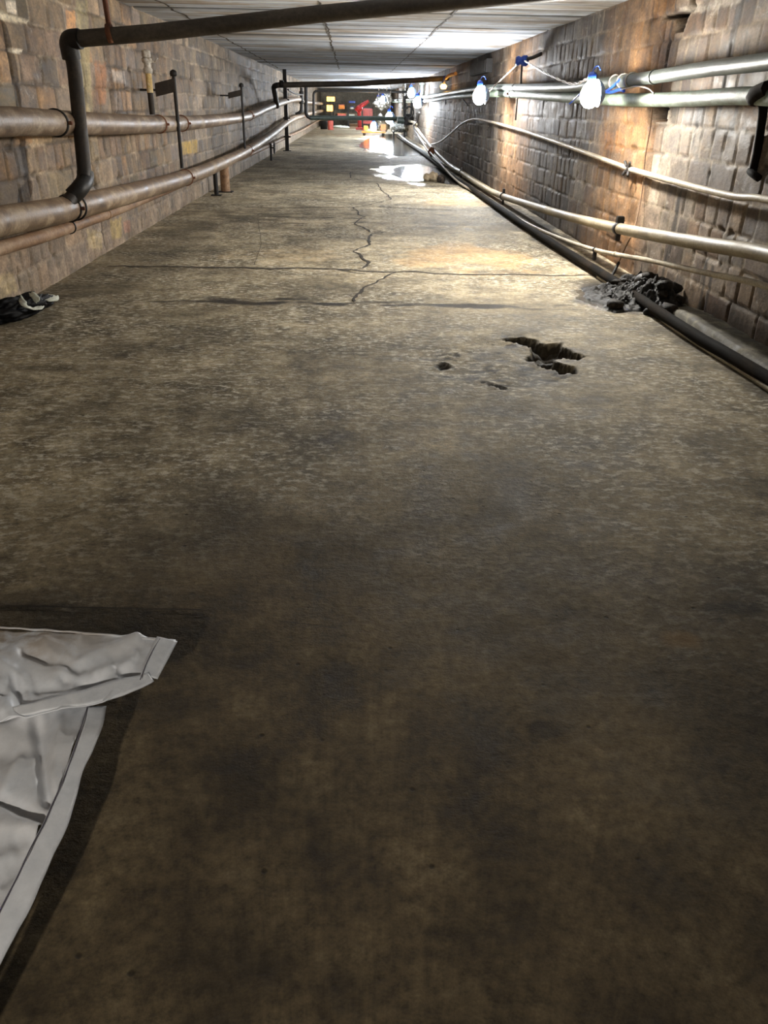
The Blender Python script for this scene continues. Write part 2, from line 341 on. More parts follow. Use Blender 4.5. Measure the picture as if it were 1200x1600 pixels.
def grid_mesh(name, V, nu, nv, mat, col=None, cname='tint', flip=False, keep=None):
    idx = np.arange(nu*nv).reshape(nu, nv)
    q = np.stack([idx[:-1, :-1], idx[1:, :-1], idx[1:, 1:], idx[:-1, 1:]], -1).reshape(-1, 4)
    if keep is not None: q = q[keep.reshape(-1)[q].all(1)]
    if flip: q = q[:, ::-1]
    me = bpy.data.meshes.new(name)
    me.vertices.add(nu*nv); me.vertices.foreach_set('co', V.reshape(-1).astype(np.float32))
    me.loops.add(len(q)*4); me.loops.foreach_set('vertex_index', q.reshape(-1).astype(np.int32))
    me.polygons.add(len(q)); me.polygons.foreach_set('loop_start', (np.arange(len(q))*4).astype(np.int32))
    me.polygons.foreach_set('loop_total', np.full(len(q), 4, np.int32))
    me.polygons.foreach_set('use_smooth', np.ones(len(q), bool)); me.update()
    if col is not None:
        a = me.color_attributes.new(cname, 'FLOAT_COLOR', 'POINT')
        a.data.foreach_set('color', np.concatenate([col, np.ones((*col.shape[:-1], 1))], -1).reshape(-1).astype(np.float32))
    me.materials.append(MT[mat]); me.validate(); return me
def geo_lines(a, b, rate, first):
    out = [a]
    while out[-1] < b: out.append(out[-1]+max(first, rate*abs(out[-1])))
    out[-1] = b; return np.array(out)
def add_strips(me, strips, z, matkey, width_at):
    """flush cracks and joints, part of the same surface mesh"""
    bm = bmesh.new(); bm.from_mesh(me); me.materials.append(MT[matkey]); mi = len(me.materials)-1
    for pts, wd in strips:
        P = []
        for i in range(len(pts)-1):
            a, b = Vector(pts[i]), Vector(pts[i+1]); n = max(1, int((b-a).length/width_at))
            for k in range(n): P.append(a.lerp(b, k/n))
        P.append(Vector(pts[-1])); prev = None
        for i, p in enumerate(P):
            t = (P[min(i+1, len(P)-1)]-P[max(i-1, 0)]); t.z = 0; t = t.normalized() if t.length else Vector((1, 0, 0)); n = Vector((-t.y, t.x, 0))
            jit = n*(mnoise.noise(Vector((p.x*2.1, p.y*2.1, 3)))*wd*1.2 + mnoise.noise(Vector((p.x*9, p.y*9, 1)))*wd*.7)
            ww = wd*(.35+.9*abs(mnoise.noise(Vector((p.x*5, p.y*5, 7))))+.25)*(0.25 if i in (0, len(P)-1) else 1)
            a = bm.verts.new((p.x+jit.x+n.x*ww/2, p.y+jit.y+n.y*ww/2, z)); b = bm.verts.new((p.x+jit.x-n.x*ww/2, p.y+jit.y-n.y*ww/2, z))
            if prev:
                f = bm.faces.new((prev[0], prev[1], b, a)); f.material_index = mi
            prev = (a, b)
    bm.to_mesh(me); bm.free()
def struct(name, me):
    o = bpy.data.objects.new(name, me); C.objects.link(o); o['kind'] = 'structure'; return o

# ------------------------------------------------------------------ floor
def fp(lst, s=1, ox=0, oy=0): return [pix(ox+x/s, oy+y/s, Z=0) for x, y in lst]
xs = np.linspace(XL-.05, XR+.05, 300)
ys = np.concatenate([np.linspace(Y0, .55, 60)[:-1], geo_lines(.55, Y1, .0035, .016)])
GX, GY = np.meshgrid(xs, ys, indexing='ij')
Z = (fbm(GX, GY, 1.1, 3, 1)-.5)*.004
hole = [(p.x, p.y) for p in fp([(560, 140), (640, 130), (740, 133), (775, 160), (850, 160), (950, 215), (935, 238), (860, 222), (835, 238), (925, 262), (930, 292), (840, 298), (795, 268), (715, 243), (690, 212), (715, 180), (640, 160)], 2.857, 580, 480)]
hole2 = [(p.x, p.y) for p in fp([(285, 250), (330, 245), (390, 262), (420, 285), (350, 275), (290, 272)], 2.857, 580, 480)]
hole3 = [(p.x, p.y) for p in fp([(470, 322), (540, 335), (600, 350), (640, 362), (590, 372), (520, 350), (470, 338)], 2.857, 580, 480)]
hole4 = [(p.x, p.y) for p in fp([(300, 200), (385, 196), (395, 208), (330, 212)], 2.857, 580, 480)]
apron = [(p.x, p.y) for p in fp([(220, 210), (400, 180), (560, 130), (760, 120), (960, 210), (930, 310), (700, 380), (470, 350), (260, 290)], 2.857, 580, 480)]
wob = (fbm(GX, GY, 13, 4, 2)-.5)*.16+(fbm(GX, GY, 34, 2, 12)-.5)*.07
st = np.zeros((*GX.shape, 3))
da = sdf(GX, GY, apron)+wob*.8
Z += -.012*sstep(.10, -.12, da)*(.5+fbm(GX, GY, 12, 3, 3))
for h_, dep in ((hole, .065), (hole2, .018), (hole3, .014), (hole4, .012)):
    d = sdf(GX, GY, h_)+wob*.6+.018
    m_ = sstep(.008, -.022, d); Z -= dep*m_*(.4+1.3*fbm(GX, GY, 16, 4, 4))*(1+.5*(fbm(GX, GY, 30, 2, 5)-.5))
    Z += .012*np.exp(-(np.maximum(d, 0)/.03)**2)*(d > 0)*fbm(GX, GY, 7, 3, 9)
    st[..., 0] = np.maximum(st[..., 0], sstep(.03, -.005, d)*1.0)  # pothole hollows darkened in the colour mask to stand in for their shade
st[..., 0] = np.maximum(st[..., 0], .75*sstep(.12, -.2, da)*fbm(GX, GY, 6, 3, 8))
st[..., 0] = np.maximum(st[..., 0], .9*sstep(.15, -.1, da)*sstep(.60, .68, fbm(GX, GY*1.8, 11, 3, 18)))
def blob(cx, cy_, rx, ry, amp, ch):
    d = np.hypot((GX-cx)/rx, (GY-cy_)/ry)+(fbm(GX, GY, 2.2, 4, int(abs(cx*10))+ch)-.5)*1.1
    st[..., ch] = np.maximum(st[..., ch], amp*sstep(1.1, .45, d))
def band(y, half, amp, ch=0, xa=-9, xb=9, slope=0.0, rag=1.0):
    d = np.abs(GY-(y+slope*GX)+(fbm(GX, GY*.3, 1.6, 4, int(y*7))-.5)*half*2*rag)/half
    st[..., ch] = np.maximum(st[..., ch], amp*(.12+.95*sstep(.38, .6, fbm(GX, GY*3, 2.6, 4, int(y*5)+3)))*sstep(1.1, .3, d)*sstep(xa-.2, xa+.2, GX)*sstep(xb+.3, xb-.3, GX))
pb = pix(350, 475, Z=0)
band(5.93, .15, 1.0, 0, -1.55, 1.65, -.02, 1.6)
band(1.98, .05, .30, 0, -1.1, .1, 0.0)
band(10.6, .9, .62, 0, -1.9, .5, 0.0, .8); band(10.2, .6, .5, 0, .6, 2.2)
band(14.2, .4, .2, 0, -2, .4)
band(22.5, 2.4, .5, 0, -2.4, .9, 0, .4); band(31, 3.2, .7, 0, -2.4, .6, 0, .4); band(40, 2.5, .5, 0, -2.4, 2, 0, .4)
blob(-1.9, 8.2, .35, 3.5, .5, 0); blob(-2.2, 6.5, .3, 4, .5, 0)  # shade along the left wall foot, painted as dark strips
blob(1.15, 8.0, .95, .9, .62, 1); blob(1.5, 12.9, .7, .7, .6, 1); blob(-.6, 7.9, 1.0, .5, .3, 1); blob(.9, 1.75, .1, .08, .5, 1)
for q, rx, ry, am in (((110, 575), .35, .07, .5), ((60, 660), .2, .06, .4), ((1130, 950), .18, .06, .6), ((1130, 690), .35, .2, .35), ((1160, 760), .25, .1, .5), ((855, 1140), .06, .04, .6), ((30, 940), .18, .09, .55), ((900, 1500), .3, .35, .35), ((430, 760), .5, .2, .25), ((1050, 560), .3, .2, .4), ((1170, 590), .18, .5, .6)):
    p = pix(*q, Z=0); blob(p.x, p.y, rx, ry, am, 0)
blob(2.15, 6.15, .5, 1.0, .9, 0); blob(2.0, 6.1, .45, .6, .8, 2); blob(1.2, 18.7, .9, 3.2, .9, 2); blob(1.1, 31, 1.3, 7, .9, 2); blob(2.2, 12, .3, 9, .8, 0)
V = np.stack([GX, GY, Z], -1)
me = grid_mesh('floor', V, len(xs), len(ys), 'floor', st, 'stain_shade')
gr_ = sstep(3.1, 1.3, GY+(fbm(GX, GY, .9, 4, 66)-.5)*1.6)*.70+.25*sstep(.5, .7, fbm(GX, GY, .5, 3, 67)); gr_ = np.clip(gr_, 0, .95)  # floor colour turned darker towards the camera, plus random darker patches
ga = me.color_attributes.new('near_dark', 'FLOAT_COLOR', 'POINT')
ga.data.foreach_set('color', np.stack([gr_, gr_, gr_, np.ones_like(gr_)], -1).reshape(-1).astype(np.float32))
o6 = (3.529, 380, 200)
jag = fp([(650, 235), (590, 245), (590, 275), (650, 290), (740, 305), (760, 345), (800, 370), (815, 390), (760, 410), (690, 425), (600, 437), (630, 455), (635, 480), (670, 492), (630, 515), (620, 530), (655, 545), (700, 575), (770, 575)], *o6)
jag2 = fp([(770, 575), (705, 588), (695, 615), (690, 645), (610, 680), (645, 700), (650, 720), (700, 742), (660, 775)], *o6)
thin = [(jag, .026), (jag2, .03), (fp([(850, 797), (780, 825), (710, 865), (670, 890), (610, 940), (600, 960)], *o6), .028),
        (fp([(500, 778), (600, 797), (680, 808)], *o6), .02), (fp([(660, 775), (560, 790)], *o6), .01),
        (fp([(770, 575), (720, 560), (680, 545)], *o6), .012), (fp([(150, 365), (350, 362), (580, 357)], *o6), .03),
        (fp([(80, 500), (100, 640), (60, 760)], *o6), .006), (fp([(0, 720), (60, 716)], *o6), .02),
        ([pix(435, 972, Z=0), pix(475, 976, Z=0), pix(540, 985, Z=0)], .004), ([pix(0, 948, Z=0), pix(130, 951, Z=0), pix(330, 955, Z=0)], .005)]
joints = [([pix(165, 417, Z=0)]+fp([(0, 770), (150, 782), (300, 775), (500, 778), (620, 785), (780, 795), (950, 792), (1050, 803), (1200, 808)], *o6)+[pix(940, 431, Z=0)], .05),
          (fp([(0, 280), (300, 284), (590, 287)], *o6), .10), (fp([(0, 437), (300, 442), (600, 437)], *o6), .06), (fp([(740, 435), (1000, 450), (1180, 455)], *o6), .06),
          (fp([(660, 290), (900, 320), (1100, 325)], *o6), .04)]
add_strips(me, thin, .0045, 'crack', .03); add_strips(me, joints, .0040, 'joint', .05)
struct('floor', me)

# ------------------------------------------------------------------ block walls
PALL = np.array([(.30, .225, .17), (.31, .24, .165), (.27, .225, .185), (.28, .235, .165), (.36, .25, .16), (.22, .175, .14), (.29, .245, .22), (.33, .265, .20), (.25, .195, .16)])
PALR = np.array([(.24, .195, .155), (.28, .24, .20), (.21, .165, .13), (.27, .21, .15), (.18, .145, .12), (.31, .275, .235), (.24, .165, .11)])
def block_wall(name, X, side, pal, seed):
    zs = np.linspace(-.03, H+.03, 158); ysw = np.concatenate([np.arange(Y0, 3.4, .05), geo_lines(3.4, Y1, .0027, .012)])
    A, B = np.meshgrid(ysw, zs, indexing='ij'); DY = np.gradient(ysw)[:, None]+0*A
    jx = (fbm(A, B, 3.0, 3, seed)-.5)*.02; jy = (fbm(A, B, 3.0, 3, seed+1)-.5)*.022
    bz = (B+jy)/.2; row = np.floor(bz).astype(int); fz = bz-row
    # some courses are headers (short), the rest are stretchers
    hdr = (TAB[(row*7+seed) % 256, 3] > (.72 if side > 0 else .93)); L = np.where(hdr, .2, .4)
    u = (A+jx)/L+np.where(row % 2 == 0, 0, .5)+TAB[row % 256, 11]*.3
    colm = np.floor(u).astype(int); fu = u-colm
    # now and then a long block split in two halves
    r0 = TAB[(colm*13+seed) % 256, (row*31) % 256]
    half = (r0 > (.60 if side > 0 else .86)) & (~hdr); fu2 = np.where(half, (fu*2) % 1, fu); L2 = np.where(half, L/2, L); cid = np.where(half & (fu > .5), colm+77, colm)
    r1 = TAB[(cid*5+seed) % 256, (row*17+3) % 256]; r2 = TAB[(cid*11+seed) % 256, (row*23+9) % 256]; r3 = TAB[(cid*3+seed+1) % 256, (row*5+1) % 256]
    er = (fbm(A, B, 8, 3, seed+4)-.5)
    du = np.minimum(fu2, 1-fu2)*L2; dz = np.minimum(fz, 1-fz)*.2
    wj = .009+er*.012; wy = np.maximum(wj, DY*.55)
    mj = np.maximum(sstep(wy+.010, wy*.5, du)*np.where(DY > .03, .6, 1), sstep(wj+.009, wj*.4, dz))
    fl = fbm(A, B, 1.7, 3, seed+6)                              # where the mortar is flush or smeared over
    dep = np.where(fl > .56, .003, .011)
    h_ = -mj*dep + (r1-.5)*.006 + (fu2-.5)*(r2-.5)*.005 + (fz-.5)*(r3-.5)*.005 + (fbm(A, B, 10, 4, seed+8)-.5)*.006
    chip = sstep(.70, .80, fbm(A, B, 6, 3, seed+12))*sstep(.045, .0, np.minimum(du, dz)); h_ -= chip*.014
    k = (r2*len(pal)).astype(int) % len(pal); col = pal[k].copy()*((.50 if side < 0 else .62)+.55*r3)[..., None]*(1-.35*sstep(.5, .62, fbm(A, B, 1.3, 4, seed+31)))[..., None]
    mort = np.array([.36, .31, .245])*(.45+.9*fbm(A, B, 5, 3, seed+3))[..., None] if side < 0 else np.array([.40, .345, .27])*(.35+1.1*fbm(A, B, 4, 3, seed+3))[..., None]
    dirty = sstep(.40, .52, fl)[..., None]
    mort = mort*dirty + np.array([.075, .06, .045])*(1-dirty)
    col = col*(1-mj[..., None]*.85)+mort*mj[..., None]*.85
    col *= (1-.45*chip)[..., None]
    return A, B, h_, col, row, r1, r2, du, fl
def finish_wall(name, X, side, A, B, h_, col, extra=None):
    V = np.stack([X-side*h_, A, B], -1)
    me = grid_mesh(name, V, A.shape[0], A.shape[1], 'wall', np.clip(col, 0, 1), 'tint', flip=(side > 0))
    return struct(name, me)
# left wall
A, B, h_, col, row, r1, r2, du, fl = block_wall('wall_left', XL, -1, PALL, 20)
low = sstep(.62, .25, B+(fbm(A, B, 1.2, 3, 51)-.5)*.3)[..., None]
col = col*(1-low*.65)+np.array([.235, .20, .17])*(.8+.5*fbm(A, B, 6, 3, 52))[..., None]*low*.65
far = sstep(9, 15, A)[..., None]; g = col.mean(-1, keepdims=True); col = col*(1-far*.75)+g*np.array([1.12, 1.0, .84])*far*.75
def patch(pts, X, colr, amt, soft=.03):
    global col
    poly = [(p.y, p.z) for p in (pix(x, y, X=X) for x, y in pts)]
    d = sdf(A, B, poly)+(fbm(A, B, 12, 3, 61)-.5)*soft*1.6
    m_ = sstep(soft*.5, -soft*.5, d)[..., None]*amt; col = col*(1-m_)+np.array(colr)*m_
patch([(284, 222), (308, 218), (308, 238), (285, 242)], XL, (.42, .31, .09), .85, .02)
patch([(103, 15), (117, 18), (119, 48), (105, 45)], XL, (.62, .36, .17), .8, .015)
patch([(148, 95), (166, 98), (166, 165), (150, 160)], XL, (.36, .19, .11), .75, .03)
patch([(118, 0), (137, 0), (145, 185), (128, 185)], XL, (.34, .32, .20), .6, .04)
patch([(8, 0), (25, 0), (28, 25), (12, 20)], XL, (.72, .70, .66), .8, .02)
patch([(0, 18), (45, 32), (45, 38), (0, 30)], XL, (.62, .60, .52), .8, .015)
patch([(12, 76), (36, 78), (38, 83), (16, 83)], XL, (.7, .69, .64), .9, .01)
patch([(175, 110), (195, 112), (196, 130), (178, 128)], XL, (.55, .52, .52), .8, .02)
patch([(0, 430), (22, 425), (26, 455), (0, 468)], XL, (.50, .42, .26), .7, .03)
patch([(135, 360), (160, 362), (160, 390), (138, 388)], XL, (.36, .31, .20), .7, .03)
patch([(172, 345), (190, 340), (190, 372), (175, 375)], XL, (.40, .33, .14), .55, .03)
patch([(193, 346), (203, 344), (204, 362), (195, 364)], XL, (.44, .24, .19), .6, .02)
for pts in ([(158, 343), (161, 360), (163, 378), (168, 392)], [(27, 418), (30, 438), (32, 450)], [(180, 108), (184, 145), (185, 185)], [(126, 78), (133, 130), (135, 180)], [(140, 215), (144, 250), (150, 290)]):
    q = [(p.y, p.z) for p in (pix(x, y, X=XL) for x, y in pts)]
    d = np.full(A.shape, 9.)
    for i in range(len(q)-1):
        ex, ey = q[i+1][0]-q[i][0], q[i+1][1]-q[i][1]; t = np.clip(((A-q[i][0])*ex+(B-q[i][1])*ey)/(ex*ex+ey*ey), 0, 1)
        d = np.minimum(d, np.hypot(A-q[i][0]-t*ex, B-q[i][1]-t*ey))
    m_ = sstep(.022, .006, d+(fbm(A, B, 10, 3, 71)-.5)*.02); h_ -= m_*.02; col *= (1-.8*m_)[..., None]
col = col*np.array([1.28, 1.16, 1.0])
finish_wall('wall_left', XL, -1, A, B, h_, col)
# right wall, with its two broken-out holes
A, B, h_, col, row, r1, r2, du, fl = block_wall('wall_right', XR, 1, PALR, 43)
rust = sstep(6.9, 7.4, A)*sstep(9.3, 8.3, A)+sstep(11.8, 12.8, A)*sstep(15.2, 14.0, A)*1.0+sstep(19, 20, A)*sstep(23, 22, A)*.7+sstep(26, 27, A)*sstep(30, 29, A)*.8
rust = np.clip(rust*(.45+.9*fbm(A, B*.35, 2.5, 3, 81)), 0, 1)[..., None]
col = col*(1-rust*.62)+np.array([.46, .26, .12])*(.5+.7*r1)[..., None]*rust*.62
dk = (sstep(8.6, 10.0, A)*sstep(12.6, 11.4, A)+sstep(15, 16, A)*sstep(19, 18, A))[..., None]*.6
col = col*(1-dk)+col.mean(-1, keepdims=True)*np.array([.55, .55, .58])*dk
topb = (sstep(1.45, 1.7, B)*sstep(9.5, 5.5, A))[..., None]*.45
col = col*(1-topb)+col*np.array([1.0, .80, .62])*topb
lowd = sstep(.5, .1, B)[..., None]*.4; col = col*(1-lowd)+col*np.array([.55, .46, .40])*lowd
# dark drips hanging from the joints
drip = sstep(.66, .74, fbm(A*7, B*.8, 1.0, 3, 91))*(fbm(A, B, 3, 2, 92) > .45)*sstep(9, 7, A)
col *= (1-.7*drip)[..., None]
for s_, ox, oy, pts, dep in ((5.4545, 980, 0, [(290, 150), (310, 130), (400, 125), (430, 105), (500, 90), (535, 40), (548, -30), (585, -30), (575, 85), (540, 110), (510, 170), (482, 262), (420, 272), (400, 240), (425, 220), (410, 165), (380, 152), (310, 167)], .11),
                             (5.4545, 980, 0, [(180, 880), (350, 880), (335, 1030), (290, 1045), (240, 1030), (215, 1010), (195, 1000)], .16),
                             (5.4545, 980, 0, [(352, 890), (450, 890), (420, 1060), (375, 1072), (352, 1010)], .02)):
    poly = [(p.y, p.z) for p in (pix(ox+x/s_, oy+y/s_, X=XR) for x, y in pts)]
    d = sdf(A, B, poly)+(fbm(A, B, 18, 3, 95)-.5)*.012
    m_ = sstep(.003, -.004, d); h_ -= m_*dep; col *= (1-(.99 if dep > .1 else .6)*m_)[..., None]  # hole insides blackened in colour as recess shade
    if dep > .1:
        rim = np.exp(-(np.maximum(d, 0)/.02)**2)*(d > 0)*.5; col = col*(1-rim[..., None])+np.array([.44, .39, .33])*rim[..., None]
patch([(1060, 14), (1085, 8), (1130, -6), (1165, -12), (1160, 2), (1120, 14), (1090, 20)], XR, (.60, .56, .50), .75, .02)
patch([(945, 205), (958, 208), (957, 238), (944, 233)], XR, (.50, .25, .11), .6, .012)
patch([(962, 205), (974, 208), (973, 240), (961, 238)], XR, (.52, .27, .12), .6, .012)
col = col*np.array([.76, .71, .65])
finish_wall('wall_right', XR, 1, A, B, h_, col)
mb = MB().box(XL-.1, Y0-.1, -.02, XR+.1, Y0, H+.02); struct('wall_back', mb.build('wall_back', 'wall').data); bpy.data.objects.remove(bpy.data.objects['wall_back'])
mb = MB().box(XL-.1, Y1, -.02, XR+.1, Y1+.1, H+.02); ob = mb.build('wall_front', 'cream'); ob['kind'] = 'structure'
for o in list(C.objects):
    if o.name.startswith('wall_back'): o.name = 'wall_back'
for nm in ('wall_back', ):
    me = bpy.data.objects[nm].data; me.materials[0] = MT['curb']

# ------------------------------------------------------------------ ceiling: cast slabs with open joints
xs = np.linspace(XL-.02, XR+.02, 90)
ys = np.concatenate([np.linspace(Y0, 4, 30)[:-1], geo_lines(4, Y1, .0022, .02)])
GX, GY = np.meshgrid(xs, ys, indexing='ij')
P_ = 1.74; t = (GY-10.05+GX*.012)/P_; sl = np.floor(t).astype(int); ft = t-sl
dj = np.minimum(ft, 1-ft)*P_; wj = np.maximum(.05, np.gradient(ys)[None, :]*.8)+.03*TAB[sl % 256, 44]
jt = sstep(wj+.012, wj*.4, dj+(fbm(GX, GY, 4, 3, 33)-.5)*.03)
Zc = H+jt*.02+(TAB[sl % 256, 5]-.5)*.012+(ft-.5)*(TAB[sl % 256, 9]-.5)*.02
tint = np.ones((*GX.shape, 3))*(.88+.4*TAB[sl % 256, 15])[..., None]
sj = np.minimum(((GY-10.05)/(P_/3)) % 1, 1-((GY-10.05)/(P_/3)) % 1)*P_/3; sjm = sstep(.05, .015, sj)*sstep(.35, .6, fbm(GX*.6, GY*3, 1.0, 3, 46))
t2 = (GY-10.05)/(P_/5); b2 = np.floor(t2+.1*fbm(GX, GY, 1, 2, 40)).astype(int); tint *= (.66+.56*TAB[b2 % 256, 21])[..., None]
tint *= np.where(TAB[b2 % 256, 27] > .7, 1, .97)[..., None]
br = (sstep(1.2, 2.3, GX)*sstep(12, 8, GY)*fbm(GX, GY, 1.5, 3, 35))[..., None]*1.3
br = np.clip(br, 0, .8); tint = tint*(1-br)+tint*np.array([.62, .50, .36])*br
br2 = (sstep(-1.4, -2.3, GX)*sstep(16, 9, GY))[..., None]*.5; tint = tint*(1-br2)+tint*np.array([.36, .32, .25])*br2
bs_ = sstep(.56, .66, fbm(GX*.5, GY*1.5, 1.4, 4, 37))[..., None]*.55; tint = tint*(1-bs_)+tint*np.array([.72, .55, .36])*bs_
tint *= (1-.92*jt)[..., None]*(1-.5*sjm)[..., None]
me = grid_mesh('ceiling', np.stack([GX, GY, Zc], -1), len(xs), len(ys), 'ceiling', tint, 'tint', flip=True)
cp_ = lambda l: [pix(x, y, Z=H) for x, y in l]
def lin(x, ya, yb, dx=0): return [Vector((x+dx*(i/8), ya+(yb-ya)*i/8, H)) for i in range(9)]
add_strips(me, [(cp_([(497, 0), (512, 45), (521, 78), (530, 108)]), .035), (lin(1.06, 6.2, 27), .022), (lin(-1.95, 8.5, 30, -.3), .035)], H-.008, 'joint', .15)
struct('ceiling', me)

# ------------------------------------------------------------------ left wall: the three pipe runs
LX = -2.10
def px_run(pts, X): return [pix(x, y, X=X) for x, y in pts]
def band_part(parent, c, axis, r, wd=.02, name='pipe_band', mat='black', bolt=True):
    o = MB().lathe(c, axis, [(r*.98, -wd), (r*1.10, -wd), (r*1.12, 0), (r*1.10, wd), (r*.98, wd)], 24).build(name, mat, parent)
    if bolt:
        b = Vector(c)+Vector((r*1.15, 0, 0)) if c[0] < 0 else Vector(c)-Vector((r*1.15, 0, 0))
        MB().box(b.x-.02, b.y-.012, b.z-.012, b.x+.02, b.y+.012, b.z+.012, .003).build('bolt', 'rust', o)
    return o
def interp_at(P, Y):
    for a, b in zip(P, P[1:]):
        if (a.y-Y)*(b.y-Y) <= 0 and a.y != b.y: t_ = (Y-a.y)/(b.y-a.y); return a.lerp(b, t_), (b-a).normalized()
    return P[-1], Vector((0, 1, 0))
up_pts = [Vector((LX, 1.5, 1.19)), Vector((LX, 3.5, 1.19))]+px_run([(0, 190), (90, 192), (180, 194), (250, 194), (320, 190), (385, 182), (412, 171), (435, 162), (452, 157), (466, 155)], LX)+[Vector((LX, 36, 1.38)), Vector((LX, 46, 1.34)), Vector((LX, 60, 1.32))]
t_up = thing('insulated_pipe', 'fat grimy insulated pipe, the upper of the runs on the left wall', 'pipe', (LX, 1.5, 1.19))
UP = path(up_pts, 6)
MB().tube(up_pts, .083, 20, 6, wob=.03).build('pipe_jacket', 'jacket', t_up)
for px_, mt in ((86, 'black'), (247, 'rust'), (283, 'rust'), (389, 'rust'), (428, 'black')):
    q = pix(px_, 185, X=LX); c, a = interp_at(UP, q.y); band_part(t_up, c, a, .083, .014, mat=mt)
lo_pts = [Vector((LX, 1.5, .78)), Vector((LX, 3.5, .72))]+px_run([(0, 346), (50, 337), (100, 327), (200, 303), (295, 276), (340, 258), (385, 236), (412, 219), (430, 206), (450, 190), (462, 184), (474, 181)], LX)+[Vector((LX, 38, .90)), Vector((LX, 48, .92)), Vector((LX, 60, .9))]
t_lo = thing('insulated_pipe', 'fat dusty brown pipe running below the upper one on the left wall', 'pipe', (LX, 1.5, .78))
LO = path(lo_pts, 6)
MB().tube(lo_pts, .088, 20, 6, wob=.03).build('pipe_jacket', 'jacket2', t_lo)
for px_, mt in ((103, 'black'), (112, 'black'), (292, 'rust'), (391, 'rust')):
    q = pix(px_, 300, X=LX); c, a = interp_at(LO, q.y); band_part(t_lo, c, a, .088, .012, mat=mt, bolt=px_ != 112)
RX = -2.2
ru_pts = [Vector((RX, 1.5, .56)), Vector((RX, 3.5, .53))]+px_run([(0, 388), (60, 371), (100, 358), (170, 333), (230, 309), (300, 280), (372, 248), (408, 233), (446, 215), (475, 202), (495, 190)], RX)+[Vector((RX, 60, .38))]
t_ru = thing('rusty_pipe', 'thinner orange rusted pipe, lowest run on the left wall', 'pipe', (RX, 1.5, .56))
RU = path(ru_pts, 5)
MB().tube(ru_pts, .044, 14, 5, wob=.05).build('pipe_run', 'rust_pipe', t_ru)
q = pix(108, 350, X=RX); c, a = interp_at(RU, q.y); band_part(t_ru, c, a, .046, .01, bolt=False)
q = pix(166, 335, X=RX); c, a = interp_at(RU, q.y); band_part(t_ru, c, a, .044, .02, 'pipe_coupling', 'rust_pipe', False)

# drop pipe and overhead crossing pipe
YD = 6.42
def over_frame(label, pts, r, elbow_r, mat_v, mat_h, split, fit=True):
    base = pts[0]; t_ = thing('overhead_pipe', label, 'pipe', base, None)
    P = rounded(pts, elbow_r, 6)
    v_ = P[:split]; h2 = P[split-1:]
    MB().tube(v_, r*.95, 14, 1).build('drop_leg', mat_v, t_)
    MB().tube(h2, r, 14, 1).build('crossing_run', mat_h, t_)
    return t_, P
d_pts = [pix(104, 318, X=-2.07), pix(133, 284, X=-2.0), pix(116, 105, X=-2.0), pix(106, 62, X=-2.0), pix(240, 51, Y=YD), pix(498, 22, Y=YD), pix(785, -5, Y=YD), Vector((XR+.02, YD, 2.13))]
P = rounded(d_pts[:4], .10, 5)[:-1]+rounded([pix(116, 105, X=-2.0), pix(106, 62, X=-2.0), pix(240, 51, Y=YD)], .17, 7)[1:-1]
t_ov = thing('overhead_pipe', 'dark steel pipe rising from left wall and crossing under the near ceiling', 'pipe', d_pts[0])
MB().tube(P[:-6], .050, 16, 1, wob=.06).build('drop_leg', 'dark_pipe', t_ov)
MB().tube(P[-7:]+d_pts[4:], .054, 16, 1).build('crossing_run', 'dark_beam', t_ov)
el = rounded([pix(112, 92, X=-2.0), pix(106, 62, X=-2.0), pix(125, 60.5, Y=YD)], .17, 7)
MB().tube(el, .064, 16, 1).build('elbow', 'black', t_ov)
for q in (P[0], P[1]): pass
MB().tube([pix(133, 268, X=-2.0), pix(133, 281, X=-2.0), pix(125, 294, X=-2.0), pix(113, 307, X=-2.05)], .060, 14, 4).build('threaded_fitting', 'black', t_ov)
# rusty rod that hangs the crossing pipe
p0 = pix(172, 50, Y=YD+.0); p0.z -= .03
tr = thing('hanger_rod', 'rusty rod from the ceiling holding the near crossing pipe', 'hanger', p0)
MB().tube([p0, (p0.x-.02, YD+.0, H+.01)], .019, 10, 3, wob=.1).build('rod', 'rust', tr)
MB().lathe((p0.x, YD, p0.z+.02), (1, 0, .1), [(.056, -.018), (.062, -.018), (.062, .018), (.056, .018)], 18).build('collar', 'rust', tr)

# hangers with flag-shaped wall arms
def flag_hanger(label, top, mid_, bot, arm):
    a = pix(*top, X=LX+.09); m_ = pix(*mid_, X=LX+.09); Yh = a.y; b = pix(*bot, X=LX+.09)
    t_ = thing('pipe_hanger', label, 'pipe hanger', (a.x, Yh, b.z), 'hangers on the left pipes')
    MB().tube([(a.x, Yh, a.z), (a.x, Yh, b.z)], .020, 10, 2).build('rod', 'black', t_)
    MB().lathe((a.x, Yh, a.z), (0, 0, 1), [(.0, -.02), (.034, -.02), (.042, 0), (.036, .03), (.012, .045), (0, .045)], 12).build('top_nut', 'black', t_)
    z1 = pix(*arm[0], X=a.x).z; z0 = pix(*arm[1], X=a.x).z
    xw = pix(arm[2], 140, Y=Yh).x; dz = .055
    fl_ = MB().box(xw, Yh-.02, z0, a.x+.01, Yh+.02, z1, .004); fl_.v = [(x, y, z-dz*(a.x+.01-x)/(a.x+.01-xw)) for x, y, z in fl_.v]; fl_.build('flag_arm', 'dark_pipe', t_)
    MB().tube([(XL-.005, Yh, (z0+z1)/2-dz), (xw+.02, Yh, (z0+z1)/2-dz)], .012, 8, 2).build('wall_pin', 'black', t_)
    return t_
flag_hanger('dark hanger rod with a flag-shaped wall arm near the white-crusted riser', (271, 116), (276, 185), (287, 262), ((272, 122), (272, 143), 243))
flag_hanger('small dark hanger rod with flag-shaped arm, farther along the left wall', (377, 134), (380, 182), (384, 232), ((379, 140), (379, 149), 356))
